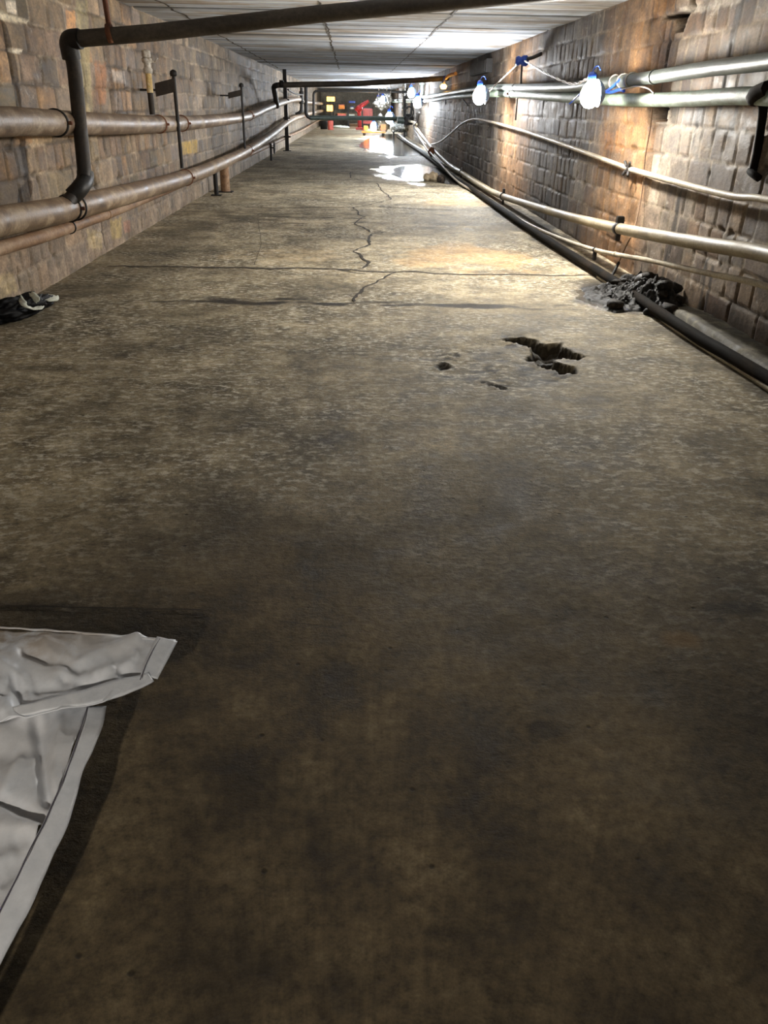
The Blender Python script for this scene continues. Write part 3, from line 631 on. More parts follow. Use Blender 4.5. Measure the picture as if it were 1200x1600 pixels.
# white-crusted riser
vx = LX
b_ = pix(239, 186, X=vx); tp = pix(231, 79, X=vx)
tw = thing('vent_riser', 'thin riser with a white crusted valve on the upper left pipe', 'riser', (vx, b_.y, b_.z))
MB().tube([(vx, b_.y, b_.z+.04), (vx, b_.y, pix(238, 143, X=vx).z)], .030, 12, 2).build('lower_stub', 'dark_pipe', tw)
zA, zB, zC = pix(238, 145, X=vx).z, pix(236, 112, X=vx).z, pix(234, 79, X=vx).z
MB().tube([(vx, b_.y, zA), (vx, b_.y, zB)], .032, 14, 3, wob=.1).build('sleeve', 'yellowed', tw)
MB().lathe((vx, b_.y, zB), (0, 0, 1), [(.0, -.02), (.045, -.02), (.048, .02), (.034, .03), (.034, .07), (.050, .08), (.052, .11), (.036, .12), (.034, zC-zB-.07), (.046, zC-zB-.06), (.044, zC-zB-.01), (.02, zC-zB), (0, zC-zB)], 14).build('valve_body', 'white_crust', tw)
MB().tube([(vx+.03, b_.y, zB+.09), (vx+.08, b_.y, zB+.085), (vx+.11, b_.y, zB+.12)], .010, 8, 4).build('valve_handle', 'white_crust', tw)

# square post and stub legs
pb = pix(449, 236, Z=0)
tp_ = thing('steel_post', 'dark square steel post standing on the floor by the left wall', 'post', pb)
MB().box(pb.x-.055, pb.y-.055, 0, pb.x+.055, pb.y+.055, H, .006).build('shaft', 'black', tp_)
MB().box(pb.x-.12, pb.y-.12, 0, pb.x+.12, pb.y+.12, .02, .004).build('base_plate', 'black', tp_)
for zz in (1.42, .93, .42): MB().box(pb.x-.09, pb.y-.07, zz-.04, pb.x+.12, pb.y+.07, zz, .004).build('bracket', 'black', tp_)
pf = pix(352, 291, Z=0); pf.x = -2.12; pf = pix(352, 291, X=-2.12)
tl = thing('pipe_pedestal', 'short rusty orange pipe leg under the lower left pipe', 'support', (-2.12, pf.y, 0))
zt = interp_at(LO, pf.y)[0].z-.07
MB().tube([(-2.12, pf.y, .0), (-2.12, pf.y, zt)], .075, 16, 2).build('leg', 'rust_pipe', tl)
MB().box(-2.24, pf.y-.10, 0, -2.0, pf.y+.10, .015, .003).build('base_plate', 'black', tl)
pf2 = pix(338, 298, X=-2.18)
tl = thing('pipe_pedestal', 'narrow black leg beside the rusty orange one under the left pipes', 'support', (-2.18, pf2.y, 0))
MB().tube([(-2.18, pf2.y, 0), (-2.18, pf2.y, interp_at(LO, pf2.y)[0].z-.05)], .035, 12, 2).build('leg', 'black', tl)
MB().box(-2.26, pf2.y-.07, 0, -2.1, pf2.y+.07, .015, .003).build('base_plate', 'black', tl)
pf3 = pix(424, 252, X=-2.14)
tl = thing('pipe_pedestal', 'small black stand with a wheel valve under the left pipes, before the square post', 'support', (-2.14, pf3.y, 0))
MB().tube([(-2.14, pf3.y, 0), (-2.14, pf3.y, .40)], .03, 10, 2).build('leg', 'black', tl)
bm = bmesh.new(); MBw = MB(); MBw.tube([(-2.05, pf3.y+.13*math.cos(a), .30+.13*math.sin(a)) for a in [i*PI/8 for i in range(17)]], .016, 8, 1, caps=False); bm.free()
MBw.tube([(-2.05, pf3.y-.13, .3), (-2.05, pf3.y+.13, .3)], .012, 6, 1); MBw.tube([(-2.05, pf3.y, .17), (-2.05, pf3.y, .43)], .012, 6, 1)
MBw.tube([(-2.05, pf3.y, .3), (-2.14, pf3.y, .3)], .016, 6, 1)
MBw.build('hand_wheel', 'black', tl)

# farther crossing frames
Y2 = pix(427, 133, X=-2.0).y
pts = [pix(433, 166, X=-2.02), pix(427, 133, X=-2.0), pix(560, 130.5, Y=Y2+.5), pix(688, 123, Y=Y2+1.2)]
P = rounded(pts, .16, 6)
t2 = thing('overhead_pipe', 'second brown pipe crossing the tunnel ceiling, beyond the near one', 'pipe', pts[0])
MB().tube(P[:7], .062, 14, 1).build('drop_leg', 'black', t2); MB().tube(P[6:]+[Vector((XR-.07, Y2+1.3, P[-1].z+.02))], .062, 14, 1).build('crossing_run', 'dark_beam', t2)
q = pix(440, 131, Y=Y2); MB().lathe(q, (1, 0, 0), [(.062, -.05), (.08, -.05), (.08, .05), (.062, .05)], 16).build('coupling', 'black', t2)
Y3 = 41.0
pts = [pix(490, 181, Y=Y3), pix(490, 142, Y=Y3), pix(560, 143, Y=Y3), pix(606, 143.5, Y=Y3)]
P = rounded(pts, .2, 6)
t3 = thing('overhead_pipe', 'thin black pipe crossing the ceiling farthest down the tunnel', 'pipe', pts[0])
MB().tube(P[:7], .055, 12, 1).build('drop_leg', 'black', t3); MB().tube(P[6:]+[Vector((XR+.01, Y3, P[-1].z))], .05, 12, 1).build('crossing_run', 'black', t3)
# pair of vertical pipes past the post
Yv = 33.5
ta = thing('drain_pipe', 'black vertical pipe curving back into the lower left pipe', 'pipe', pix(471, 176, Y=Yv))
MB().tube([pix(471, 137, Y=Yv), pix(471, 150, Y=Yv), pix(471, 168, Y=Yv), pix(469, 175, Y=Yv), pix(462, 179, Y=Yv)], .06, 12, 5).build('pipe_run', 'black', ta)
for yy in (145, 160): MB().lathe(pix(471, yy, Y=Yv), (0, 0, 1), [(.06, -.05), (.09, -.05), (.09, .05), (.06, .05)], 14).build('flange', 'black', ta)
Yg = 35.5
tg = thing('cross_pipe', 'dark green pipe dropping at left and crossing the tunnel at knee height', 'pipe', pix(478, 183, Y=Yg))
pts = [pix(478, 134, Y=Yg), pix(478, 184, Y=Yg), pix(560, 184.5, Y=Yg+1), pix(628, 186, Y=Yg+2), pix(643, 187, Y=Yg+2)]
P = rounded(pts, .25, 6)
MB().tube(P[:7], .07, 12, 1).build('drop_leg', 'black', tg); MB().tube(P[6:], .085, 12, 1).build('crossing_run', 'dark_green', tg)
tc = thing('slack_cable', 'black cable sagging from the square post to the vertical pipes', 'cable', pix(450, 140, Y=28))
MB().tube([pix(450, 140, Y=28.0), pix(458, 145, Y=29.5), pix(466, 147.5, Y=31.5), pix(473, 148, Y=33.3)], .028, 8, 5).build('cable_run', 'black', tc)

# ------------------------------------------------------------------ right wall pipes
def run(name, label, cat, pts, r, mat, seg=16, sub=6, wobv=.02, partname='pipe_run'):
    t_ = thing(name, label, cat, pts[0]); MB().tube(pts, r, seg, sub, wob=wobv).build(partname, mat, t_); return t_, path(pts, sub)
ptsD = [Vector((2.3, 1.5, 1.60)), Vector((2.3, 3.5, 1.58)), pix(1200, 96, X=2.3), pix(1095, 109, X=2.3), pix(997, 124, X=2.3), pix(930, 131, X=2.3), pix(870, 136.5, X=2.3), pix(765, 137, X=2.3), pix(735, 140, X=2.3), pix(697, 146, X=2.3), pix(660, 152, X=2.3), pix(640, 155.5, X=2.3), Vector((2.3, 58, 1.6))]
tD, PD = run('steel_pipe', 'grey-green steel pipe, the highest along the right wall', 'pipe', ptsD, .048, 'galv')
ptsE = [Vector((2.33, 1.5, 1.33)), Vector((2.33, 3.5, 1.34)), pix(1182, 150, X=2.33), pix(1067, 155, X=2.33), pix(960, 156, X=2.33), pix(880, 152, X=2.33), pix(790, 146.5, X=2.33), pix(735, 149, X=2.33), pix(700, 152, X=2.33), pix(660, 158, X=2.33), Vector((2.33, 58, 1.5))]
tE, PE = run('painted_pipe', 'peeling pale green pipe directly below the grey one, right wall', 'pipe', ptsE, .050, 'green')
for px_ in (805, 985, 1020): 
    q = pix(px_, 140, X=2.3); c, a = interp_at(PD, q.y); band_part(tD, c, a, .048, .02, bolt=False, mat='black' if px_ == 805 else 'galv')
q = pix(799, 150, X=2.33); c, a = interp_at(PE, q.y); band_part(tE, c, a, .05, .03)
ptsC = [Vector((2.41, 1.5, .88)), Vector((2.41, 3.4, .87)), pix(1200, 312, X=2.41), pix(1143, 306, X=2.41), pix(1058, 285, X=2.41), pix(982, 263, X=2.41), pix(916, 239, X=2.41), pix(860, 219, X=2.41), pix(812, 203, X=2.41), pix(770, 191, X=2.41), pix(741, 186, X=2.41), pix(721, 194, X=2.41), pix(704, 209, X=2.41), pix(687, 222, X=2.41), pix(671, 226, X=2.41), pix(662, 222, X=2.35), pix(652, 208, X=2.3), pix(645, 196, X=2.3)]
tC = thing('conduit', 'thin crusty conduit on the right wall that ends in a looping cable', 'conduit', ptsC[0])
MB().tube(ptsC[:10], .022, 12, 6, wob=.1).build('conduit_run', 'cream_thin', tC)
MB().tube(ptsC[9:], lambda u: .022, 10, 6).build('cable_run', 'wire_white', tC)
PC = path(ptsC[:10], 6)
q = pix(984, 263, X=2.41); c, a = interp_at(PC, q.y)
cl = band_part(tC, c, a, .024, .03, 'clamp', 'black', False)
for s_ in (-1, 1):
    for e_ in (-1, 1): MB().tube([(c.x-.02, c.y+e_*.04, c.z+s_*.02), (c.x-.03, c.y+e_*.07, c.z+s_*.055)], .012, 8, 1).build('bolt', 'black', cl)
ptsA = [Vector((2.26, 1.5, .70)), Vector((2.26, 3.2, .66)), pix(1200, 398, X=2.26), pix(1100, 381, X=2.26), pix(967, 357, X=2.26), pix(870, 333, X=2.25), pix(784, 306, X=2.24), pix(750, 289, X=2.22), pix(721, 270, X=2.2), pix(700, 256, X=2.2), pix(676, 233, X=2.2), pix(660, 213, X=2.2), pix(650, 199, X=2.2), pix(643, 190, X=2.2), Vector((2.2, 60, .5))]
tA, PA = run('dusty_pipe', 'cream dusty pipe sagging towards the floor along the right wall', 'pipe', ptsA, lambda u: .045, 'cream')
ptsB = [Vector((2.3, 1.5, .50)), Vector((2.3, 3.2, .48)), pix(1200, 448, X=2.30), pix(1110, 428, X=2.29), pix(1020, 408, X=2.27), pix(928, 390, X=2.22), pix(860, 366, Z=.06), pix(812, 343, Z=.05), pix(770, 316, Z=.04), pix(735, 296, Z=.04), pix(712, 281, Z=.06), pix(690, 258, Z=.12), pix(672, 238, Z=.2)]
tB, PB = run('thin_pipe', 'thin pale pipe below the cream one, reaching the floor at right', 'pipe', ptsB, .019, 'cream_thin', 12)
q = pix(967, 357, X=2.26); c, a = interp_at(PA, q.y)
cl = band_part(tA, c, a, .047, .035, 'clamp', 'black', False)
MB().box(c.x-.03, c.y-.03, c.z+.04, c.x+.03, c.y+.03, c.z+.10, .006).build('lug', 'black', cl); MB().box(c.x-.02, c.y-.02, c.z-.10, c.x+.02, c.y+.02, c.z-.04, .006).build('lug', 'black', cl)
q = pix(930, 390, X=2.22); c, a = interp_at(PB, q.y)
cl = band_part(tB, c, a, .021, .02, 'clamp', 'black', False); MB().box(c.x-.015, c.y-.02, c.z-.09, c.x+.015, c.y+.02, c.z-.015, .004).build('lug', 'black', cl)
q = pix(962, 397, X=2.24); c, a = interp_at(PB, q.y); band_part(tB, c, a, .020, .015, 'coupling', 'cream_thin', False)
def stand(px_, label):
    q = pix(px_, 300, X=2.24); c, a = interp_at(PA, q.y)
    t_ = thing('pipe_stand', label, 'support', (c.x, c.y, 0), 'stands of the cream pipe')
    MB().tube([(c.x, c.y, .0), (c.x, c.y, max(.04, c.z-.03))], .018, 10, 1).build('leg', 'black', t_)
    MB().lathe(c, a, [(.045, -.02), (.055, -.02), (.055, .02), (.045, .02)], 18).build('saddle', 'black', t_)
    MB().box(c.x-.02, c.y-.02, c.z+.045, c.x+.02, c.y+.02, c.z+.11, .005).build('lug', 'black', t_)
stand(787, 'black stand holding the cream pipe, nearer of the two'); stand(722, 'black stand holding the cream pipe, farther of the two, by the stones')
# floor-level black pipe and thin pipe
ptsK = [Vector((2.27, .9, .05)), Vector((2.24, 2.6, .05))]+[pix(x, y, Z=.05) for x, y in ((1200, 592), (1100, 533), (1040, 495), (1000, 468), (960, 440), (900, 403), (860, 378), (800, 339), (740, 297), (715, 281), (690, 262), (655, 236), (620, 212))]
tK, PK = run('floor_pipe', 'black sooty pipe lying on the floor along the right wall', 'pipe', ptsK, .038, 'soot', 16, 4, .12)
ptsN = [Vector((2.14, .9, .02)), Vector((2.13, 2.6, .02))]+[pix(x, y, Z=.02) for x, y in ((1200, 606), (1100, 543), (1045, 507), (1008, 475), (960, 448), (935, 432))]
run('floor_conduit', 'thin brown conduit on the floor at the foot of the black pipe', 'conduit', ptsN, .018, 'cream', 10, 4, .08)
# low curb between black pipe and right wall
bm_x = np.linspace(2.27, XR+.02, 14); bm_y = geo_lines(.8, 6.0, .004, .02)
A, B = np.meshgrid(bm_x, bm_y, indexing='ij')
e = sstep(2.275, 2.30, A+(fbm(A, B, 6, 3, 7)-.5)*.03)*(1-.55*sstep(5.4, 5.9, B))
Zz = -.005+e*(.05+.022*fbm(A, B, 9, 4, 3))
curb = struct('trim_1', grid_mesh('trim_1', np.stack([A, B, Zz], -1), len(bm_x), len(bm_y), 'curb'))

# black wall bracket at the right edge
tb = thing('wall_bracket', 'black iron strap hanging down the right wall near the frame edge', 'bracket', pix(1180, 278, X=2.44))
MB().tube([pix(1205, 136, X=2.40), pix(1184, 150, X=2.38), pix(1193, 165, X=2.42), pix(1190, 200, X=2.45), pix(1183, 240, X=2.46), pix(1176, 268, X=2.46)], lambda u: .032-.010*u, 8, 5, wob=.35).build('strap', 'soot', tb)
MB().tube([pix(1172, 268, X=2.45), pix(1178, 273, X=2.44), pix(1186, 279, X=2.45)], .022, 8, 3, wob=.3).build('hook', 'soot', tb)
MB().tube([pix(1202, 138, X=2.3), pix(1182, 148, X=2.3), pix(1180, 155, X=2.33)], .045, 8, 4, wob=.3).build('pipe_grip', 'soot', tb)
# thin brown wire down the wall with stake
tw = thing('hanging_wire', 'thin brown wire hanging down the right wall to the floor pipe', 'wire', pix(962, 408, X=2.30))
MB().tube([pix(1019, 168, X=2.40), pix(1016, 200, X=2.45), pix(1008, 245, X=2.45), pix(1003, 300, X=2.45), pix(992, 355, X=2.40), pix(978, 385, X=2.32), pix(966, 412, X=2.28)], .006, 6, 5).build('wire_run', 'wire_brown', tw)
MB().tube([pix(967, 410, X=2.27), pix(955, 433, X=2.2)], .013, 8, 2).build('stake', 'black', tw)
# rods under the upper right pipes
for (x, ya, yb), lb in (((777, 148, 178), 'thin black rod hanging under the right pipes, beyond the blue insulator'), ((809, 150, 188), 'thin black rod hanging under the right pipes beneath the blue insulator'), ((697, 150, 163), 'short black rod hanging under the right pipes farthest off')):
    t_ = thing('hanger_rod', lb, 'hanger', pix(x, yb, X=2.36), 'rods under the right pipes')
    a, b = pix(x, ya-4, X=2.36), pix(x, yb, X=2.36); b.y = a.y
    MB().tube([a, b], .011, 8, 2).build('rod', 'black', t_)
    MB().lathe(a, (0, 0, 1), [(0, -.02), (.026, -.02), (.026, .02), (0, .02)], 6, False).build('nut', 'black', t_)
a, b = pix(719, 150, X=2.38), pix(731, 165, X=2.38)
t_ = thing('loose_rod', 'slanting loose rod below the right pipes past the second lamp', 'rod', b); MB().tube([a, b], .012, 8, 2).build('rod', 'black', t_)

# ------------------------------------------------------------------ festoon lamps
def make_lamp(label, pos, mat, r=.06, group='string lamps along the right wall'):
    p = Vector(pos); t_ = thing('string_lamp', label, 'lamp', p, group)
    MB().lathe(p, (0, 0, 1), [(0.001, -1.35*r), (.45*r, -1.25*r), (.82*r, -.85*r), (r, -.3*r), (.96*r, .2*r), (.7*r, .75*r), (.42*r, 1.1*r), (.38*r, 1.3*r)], 18).build('bulb', mat, t_)
    MB().lathe(p, (0, 0, 1), [(.40*r, 1.2*r), (.44*r, 1.25*r), (.44*r, 1.8*r), (.3*r, 2.0*r), (.001, 2.1*r)], 14).build('socket', 'blue', t_)
    MB().lathe(p, (1, 0.0, .12), [(1.5*r*math.sin(a), 1.5*r*math.cos(a)) for a in [k*.13 for k in range(9)]]+[(1.56*r*math.sin(a), 1.56*r*math.cos(a)) for a in [k*.13 for k in range(8, -1, -1)]], 20).build('added_shade', 'shade', t_)  # shade added to keep the bulb's light off the nearby wall
    MB().tube([p+Vector((0, 0, 2.1*r)), p+Vector((.02, .02, 2.5*r)), p+Vector((.05, .03, 2.6*r)), p+Vector((.07, .02, 2.2*r))], .005, 6, 4).build('hook', 'blue', t_)
    return t_
L1 = pix(922, 147, X=1.93)
lamp1 = make_lamp('bright lamp nearest the camera, hanging by the pale green pipe end', L1, 'bulb', .078)
spots = [(pix(749, 149, X=1.95), 'second bright lamp along the right wall, beyond the blue insulator', 'bulb_two', 1.3),
         (pix(652, 160, X=2.1), 'third lamp along the right wall, at the white-lit bend of the pipes', 'bulb_three', 1.7),
         (pix(642, 145, X=2.0), 'lamp high up just left of the third wall lamp', 'bulb_far', 1.6),
         (pix(608, 184, Y=38), 'large glowing lamp low beside the black valve cluster', 'bulb_far', 2.2),
         (pix(591, 159, Y=52), 'far lamp near the ceiling above the red cabinet', 'bulb_far', 2.3),
         (pix(598, 156, Y=47), 'far lamp near the ceiling just right of the one above the red cabinet', 'bulb_far', 1.8)]
for p, lb, mt, s_ in spots:
    c = copy_tree(lamp1); c.location = p; c.scale = (s_, s_, s_); c['label'] = lb
    if mt != 'bulb':
        for ch in c.children:
            if ch.name.startswith('bulb'):
                ch.data = ch.data.copy(); ch.data.materials[0] = MT[mt]
        if s_ < 1.5: continue
        cd = MB().tube([p+Vector((.02*s_, 0, .17*s_)), Vector((p.x+.02*s_, p.y, H+.01))], .010, 6, 2).build('cord', 'wire_white', None, p)
        cd.parent = c; cd.location = (0, 0, 0); cd.scale = (1/s_,)*3
# blue insulator, its arm and the wires
pi_ = pix(816, 95, X=2.28)
ti = thing('cable_insulator', 'blue round insulator on a dark wall arm holding the lamp wires', 'insulator', pi_)
MB().lathe(pi_, (1, -.3, 0), [(.001, -.09), (.05, -.085), (.062, -.05), (.045, -.02), (.066, .01), (.066, .06), (.04, .085), (.001, .09)], 18).build('insulator_body', 'blue', ti)
MB().tube([pi_+Vector((.05, 0, .02)), pix(832, 90, X=2.38), pix(846, 84, X=2.47)], .024, 8, 4).build('wall_arm', 'black', ti)
MB().tube([pi_+Vector((.0, 0, -.05)), (pi_.x+.01, pi_.y, 1.56)], .014, 8, 2).build('down_rod', 'black', ti)
tw = thing('lamp_wire', 'twisted white wire slung from the nearest lamp over the blue insulator', 'wire', L1)
wp = [L1+Vector((0, 0, .13)), pix(895, 131, X=2.15), pix(860, 118, X=2.2), pix(838, 106, X=2.24), pix(820, 95, X=2.26)]
wq = [pix(813, 96, X=2.26), pix(795, 113, X=2.24), pix(775, 132, X=2.2), pix(760, 145, X=2.15), spots[0][0]+Vector((0, 0, .16))]
for Q in (wp, wq):
    PP = path(Q, 14); m1 = MB()
    for ph in (0, PI): m1.tube([p+Vector((0, math.cos(i*.9+ph)*.008, math.sin(i*.9+ph)*.008)) for i, p in enumerate(PP)], .006, 6, 1)
    m1.build('wire_strand', 'wire_white', tw)
tw = thing('wire_bundle', 'blue and white wires looped round the grey pipe behind the nearest lamp', 'wire', pix(960, 130, X=2.25))
m1 = MB(); m2 = MB()
for k in range(3):
    q = pix(962+k*13, 127, X=2.3); c, a = interp_at(PD, q.y)
    m2.tube([c+Vector((math.cos(t_)*.056, math.sin(t_*1.0)*.0+ .03*t_/6, math.sin(t_)*.056)) for t_ in [j*PI/6 for j in range(13)]], .006, 6, 1)
m1.tube([L1+Vector((0, 0, .12)), pix(943, 142, X=2.2), pix(955, 137, X=2.24), pix(968, 125, X=2.25)], .011, 8, 5)
m1.tube([pix(945, 143, X=2.24), pix(955, 144, X=2.26), pix(968, 140, X=2.27), pix(975, 142, X=2.28)], .013, 8, 5)
m1.tube([L1+Vector((-.05, .05, .03)), pix(899, 154, X=2.12), pix(890, 162, X=2.12)], .006, 6, 4)
m2.tube([pix(970, 140, X=2.26), pix(995, 135, X=2.27), pix(1012, 138, X=2.27), pix(1022, 146, X=2.28)], .006, 6, 5)
m1.build('blue_wire', 'blue', tw); m2.build('white_wire', 'wire_white', tw)
# junction box on the wall above the second lamp, upright white pipe, orange clamp light
tj = thing('junction_box', 'dark metal box on the right wall above the second lamp', 'box', pix(750, 112, X=2.44))
a, b = pix(738, 100, X=2.40), pix(762, 113, X=2.40)
MB().box(2.36, b.y, b.z, 2.485, a.y, a.z, .01).build('housing', 'black', tj); MB().box(2.35, b.y+.1, b.z+.02, 2.365, a.y-.1, a.z-.02, .003).build('cover', 'dark_pipe', tj)
tu = thing('upright_pipe', 'pale upright pipe with a capped top by the third wall lamp', 'pipe', pix(660, 152, X=2.25))
a = pix(659, 152, X=2.3); b = pix(659, 130, X=2.3)
MB().tube([(2.3, a.y, a.z), (2.3, a.y, b.z)], .06, 12, 2).build('pipe_run', 'galv', tu); MB().lathe((2.3, a.y, b.z), (0, 0, 1), [(.06, -.05), (.085, -.04), (.085, .04), (.04, .1), (0, .1)], 14).build('cap', 'galv', tu)
to = thing('clamp_light', 'small orange-handled clamp light over the right pipes', 'lamp', pix(693, 134, X=2.25))
a = pix(693, 134, X=2.25); MB().tube([pix(712, 115, X=2.4), pix(702, 118, X=2.32), pix(697, 122, X=2.28)], .04, 10, 4).build('handle', 'orange', to)
MB().lathe(a, (0, 0, 1), [(.001, -.08), (.06, -.07), (.09, -.01), (.05, .03), (.04, .07)], 14).build('reflector', emit('lit_amber_glass', (1.0, .5, .08), 5), to)
MB().tube([a+Vector((0, 0, .06)), pix(696, 121, X=2.27)], .05, 10, 2).build('neck', 'blue', to)
# valve cluster where the cross pipe meets the right wall
q = pix(638, 187, Y=36)
tv = thing('valve_cluster', 'black valve cluster where the green cross pipe meets the right wall', 'valve', q)
MB().lump(q, (.22, .25, .22), 3, .3).build('valve_body', 'black', tv)
MB().tube([q+Vector((-.45, 0, -.02)), q+Vector((.1, 0, -.05))], .13, 14, 2).build('flanged_pipe', 'dark_green', tv)
MB().tube([q+Vector((.1, 0, .1)), q+Vector((.12, 0, .5)), q+Vector((.13, 0, .95))], .05, 10, 3).build('stem', 'black', tv)
m_ = MB(); m_.tube([q+Vector((.0+.2*math.cos(i*PI/8), -.2, .28+.2*math.sin(i*PI/8))) for i in range(17)], .03, 8, 1, caps=False); m_.build('hand_wheel', 'black', tv)
tv2 = thing('upright_pipe', 'dark upright pipe beside the valve cluster at the right wall', 'pipe', pix(632, 186, Y=38))
MB().tube([pix(632, 188, Y=38), pix(632, 150, Y=38)], .06, 10, 2).build('pipe_run', 'black', tv2)
tcb = thing('loose_cable', 'dark loose cable dropping from the wall lamps to the cream pipe', 'cable', pix(668, 250, X=2.15))
MB().tube([pix(655, 176, X=2.2), pix(652, 190, X=2.18), pix(646, 198, X=2.15), pix(655, 215, X=2.12), pix(668, 235, X=2.1), pix(676, 248, X=2.1), pix(684, 262, X=2.08)], .022, 8, 5).build('cable_run', 'black', tcb)
MB().lump(pix(674, 237, X=2.1), (.09, .14, .12), 5, .3).build('cable_tie', 'rust', tcb)

# ------------------------------------------------------------------ far end of the tunnel
def pbox(t_, name, mat, x0, y0, x1, y1, Y, dep, b=.01):
    a, c = pix(x0, y0, Y=Y), pix(x1, y1, Y=Y)
    return MB().box(a.x, Y, a.z, c.x, Y+dep, c.z, b).build(name, mat, t_)
YE = 56.0
base = pix(541, 195, Y=YE); base.z = 0
tk = thing('storage_rack', 'dark storage rack across the far end of the tunnel', 'rack', base)
for xx in (521, 544, 567): q = pix(xx, 158, Y=YE); MB().box(q.x-.035, YE, 0, q.x+.035, YE+.06, q.z, .01).build('upright', 'black', tk)
for yy in (161, 170.5, 184.5): pbox(tk, 'shelf', 'black', 520, yy, 568, yy+1.6, YE, .6)
pbox(tk, 'back_panel', 'cardboard', 520, 176, 568, 188, YE+.62, .03)
def small(name, label, cat, x0, y0, x1, y1, mat, Y=YE+.05, dep=.35, lid=None, group=None):
    a = pix((x0+x1)/2, y1, Y=Y); t_ = thing(name, label, cat, a, group)
    pbox(t_, 'body', mat, x0, y0, x1, y1, Y, dep, .02)
    if lid: pbox(t_, 'lid', lid, x0-.2, y0-.9, x1+.2, y0, Y-.02, dep+.04, .01)
    return t_
small('plastic_crate', 'orange-topped crate on the upper shelf of the far rack', 'crate', 529, 164.3, 538.5, 170.5, 'orange', lid='salmon')
small('plastic_crate', 'bright red crate on the lower shelf of the far rack', 'crate', 527.5, 178, 540.5, 184.5, 'salmon', lid='orange')
small('paper_sack', 'white and red sack on the lower shelf beside the red crate', 'sack', 545, 178.5, 554, 184.5, 'rag')
small('plastic_tub', 'pale tub on the upper shelf of the far rack', 'tub', 547, 167.5, 553, 170.5, 'rag', lid='blue')
small('tool_case', 'blue case lying on the top shelf of the far rack', 'case', 545, 157.5, 555, 161, 'blue')
a = pix(516.5, 198, Y=50); a.z = 0
tr_ = thing('fuel_drum', 'faded red drum standing on the floor at the far left', 'drum', a)
MB().lathe(a, (0, 0, 1), [(0, .0), (.16, .0), (.165, .02), (.155, .14), (.165, .16), (.155, .30), (.165, .44), (.16, .46), (0, .46)], 20).build('drum_body', 'salmon', tr_)
MB().lathe(a, (0, 0, 1), [(.0, .485), (.12, .485), (.13, .455)], 20).build('lid', 'red', tr_)
a = pix(506, 197, Y=51); a.z = 0
tr_ = thing('waste_bin', 'dark bin beside the faded red drum at the far left', 'bin', a)
MB().lathe(a, (0, 0, 1), [(0, 0), (.19, 0), (.24, .42), (.25, .44), (.22, .44), (.17, .04), (0, .04)], 20).build('bin_body', 'black', tr_)
a = pix(554, 199, Y=53); a.z = 0
tr_ = thing('cardboard_box', 'brown cardboard box on the floor before the far rack', 'box', a)
MB().box(a.x-.3, a.y, 0, a.x+.3, a.y+.3, .27, .01).build('carton', 'cardboard', tr_); MB().box(a.x-.31, a.y-.12, .262, a.x+.31, a.y+.0, .272).build('flap', 'cardboard', tr_)
a = pix(532, 197, Y=54.0)
tr_ = thing('folded_sheet', 'crumpled pale sheet on the floor between red drum and cardboard box', 'sheet', (a.x, 54, 0))
m_ = MB(); m_.lump((a.x, 54, .07), (.5, .25, .09), 4, .5, 3, 2.5); m_.build('sheet_body', 'rag', tr_)
# yellow lit panels
for (x0, y0, x1, y1), lb in (((510.5, 151, 523, 158.5), 'upper glowing yellow panel at the far left of the tunnel'), ((510.5, 164, 520, 174), 'lower glowing yellow panel at the far left of the tunnel')):
    a = pix((x0+x1)/2, y1, Y=YE-.6); t_ = thing('light_panel', lb, 'light', a, 'yellow light panels')
    pbox(t_, 'diffuser', 'glow_yellow', x0, y0, x1, y1, YE-.6, .05); pbox(t_, 'frame', 'dark_pipe', x0-.5, y0-.5, x1+.5, y1+.5, YE-.54, .1)
    pbox(t_, 'divider', 'dark_pipe', (x0+x1)/2-.25, y0, (x0+x1)/2+.25, y1, YE-.62, .03)
tpst = thing('steel_post', 'thin dark stand carrying the two yellow light panels', 'post', (pix(516, 190, Y=YE-.45).x, YE-.4, 0))
q = pix(515.7, 151, Y=YE-.42); MB().box(q.x-.035, YE-.50, 0, q.x+.035, YE-.34, q.z, .01).build('shaft', 'black', tpst)
# red tool cabinet and red machine
Yc = 50
a = pix(575, 199, Y=Yc); a.z = 0; zt = pix(575, 169.5, Y=Yc).z
tr_ = thing('tool_cabinet', 'red cabinet with a ribbed front at the far end', 'cabinet', a)
xa, xb = pix(567.5, 180, Y=Yc).x, pix(582, 180, Y=Yc).x
MB().box(xa, Yc, .35, xb, Yc+.4, zt, .015).build('carcass', 'red', tr_)
MB().box(xa-.02, Yc-.02, zt, xb+.02, Yc+.42, zt+.05, .01).build('lid', 'black', tr_)
for k in range(5): 
    xk = xa+.06+(xb-xa-.12)*k/4; MB().box(xk-.018, Yc-.02, .42, xk+.018, Yc, zt-.06, .004).build('front_rib', 'rust', tr_)
for sx in (xa+.05, xb-.05): MB().box(sx-.03, Yc+.02, 0, sx+.03, Yc+.38, .36, .01).build('leg', 'black', tr_)
tr_ = thing('engine_hoist', 'red hoist with a raised slanting arm left of the red cabinet', 'hoist', (pix(562, 199, Y=Yc+1).x, Yc+1, 0))
MB().tube([pix(557, 174, Y=Yc+1), pix(564, 166, Y=Yc+1), pix(576, 158, Y=Yc+1)], lambda u: .17-.09*u, 12, 5).build('arm', 'red', tr_)
MB().tube([pix(562, 199, Y=Yc+1), pix(561, 172, Y=Yc+1)], .11, 12, 2).build('mast', 'red', tr_)
MB().box(pix(556, 190, Y=Yc+1).x, Yc+.7, 0, pix(568, 190, Y=Yc+1).x, Yc+1.5, .12, .02).build('base_frame', 'red', tr_)
MB().lump(pix(561, 170, Y=Yc+.9), (.2, .15, .17), 2, .2).build('pump', 'red', tr_)
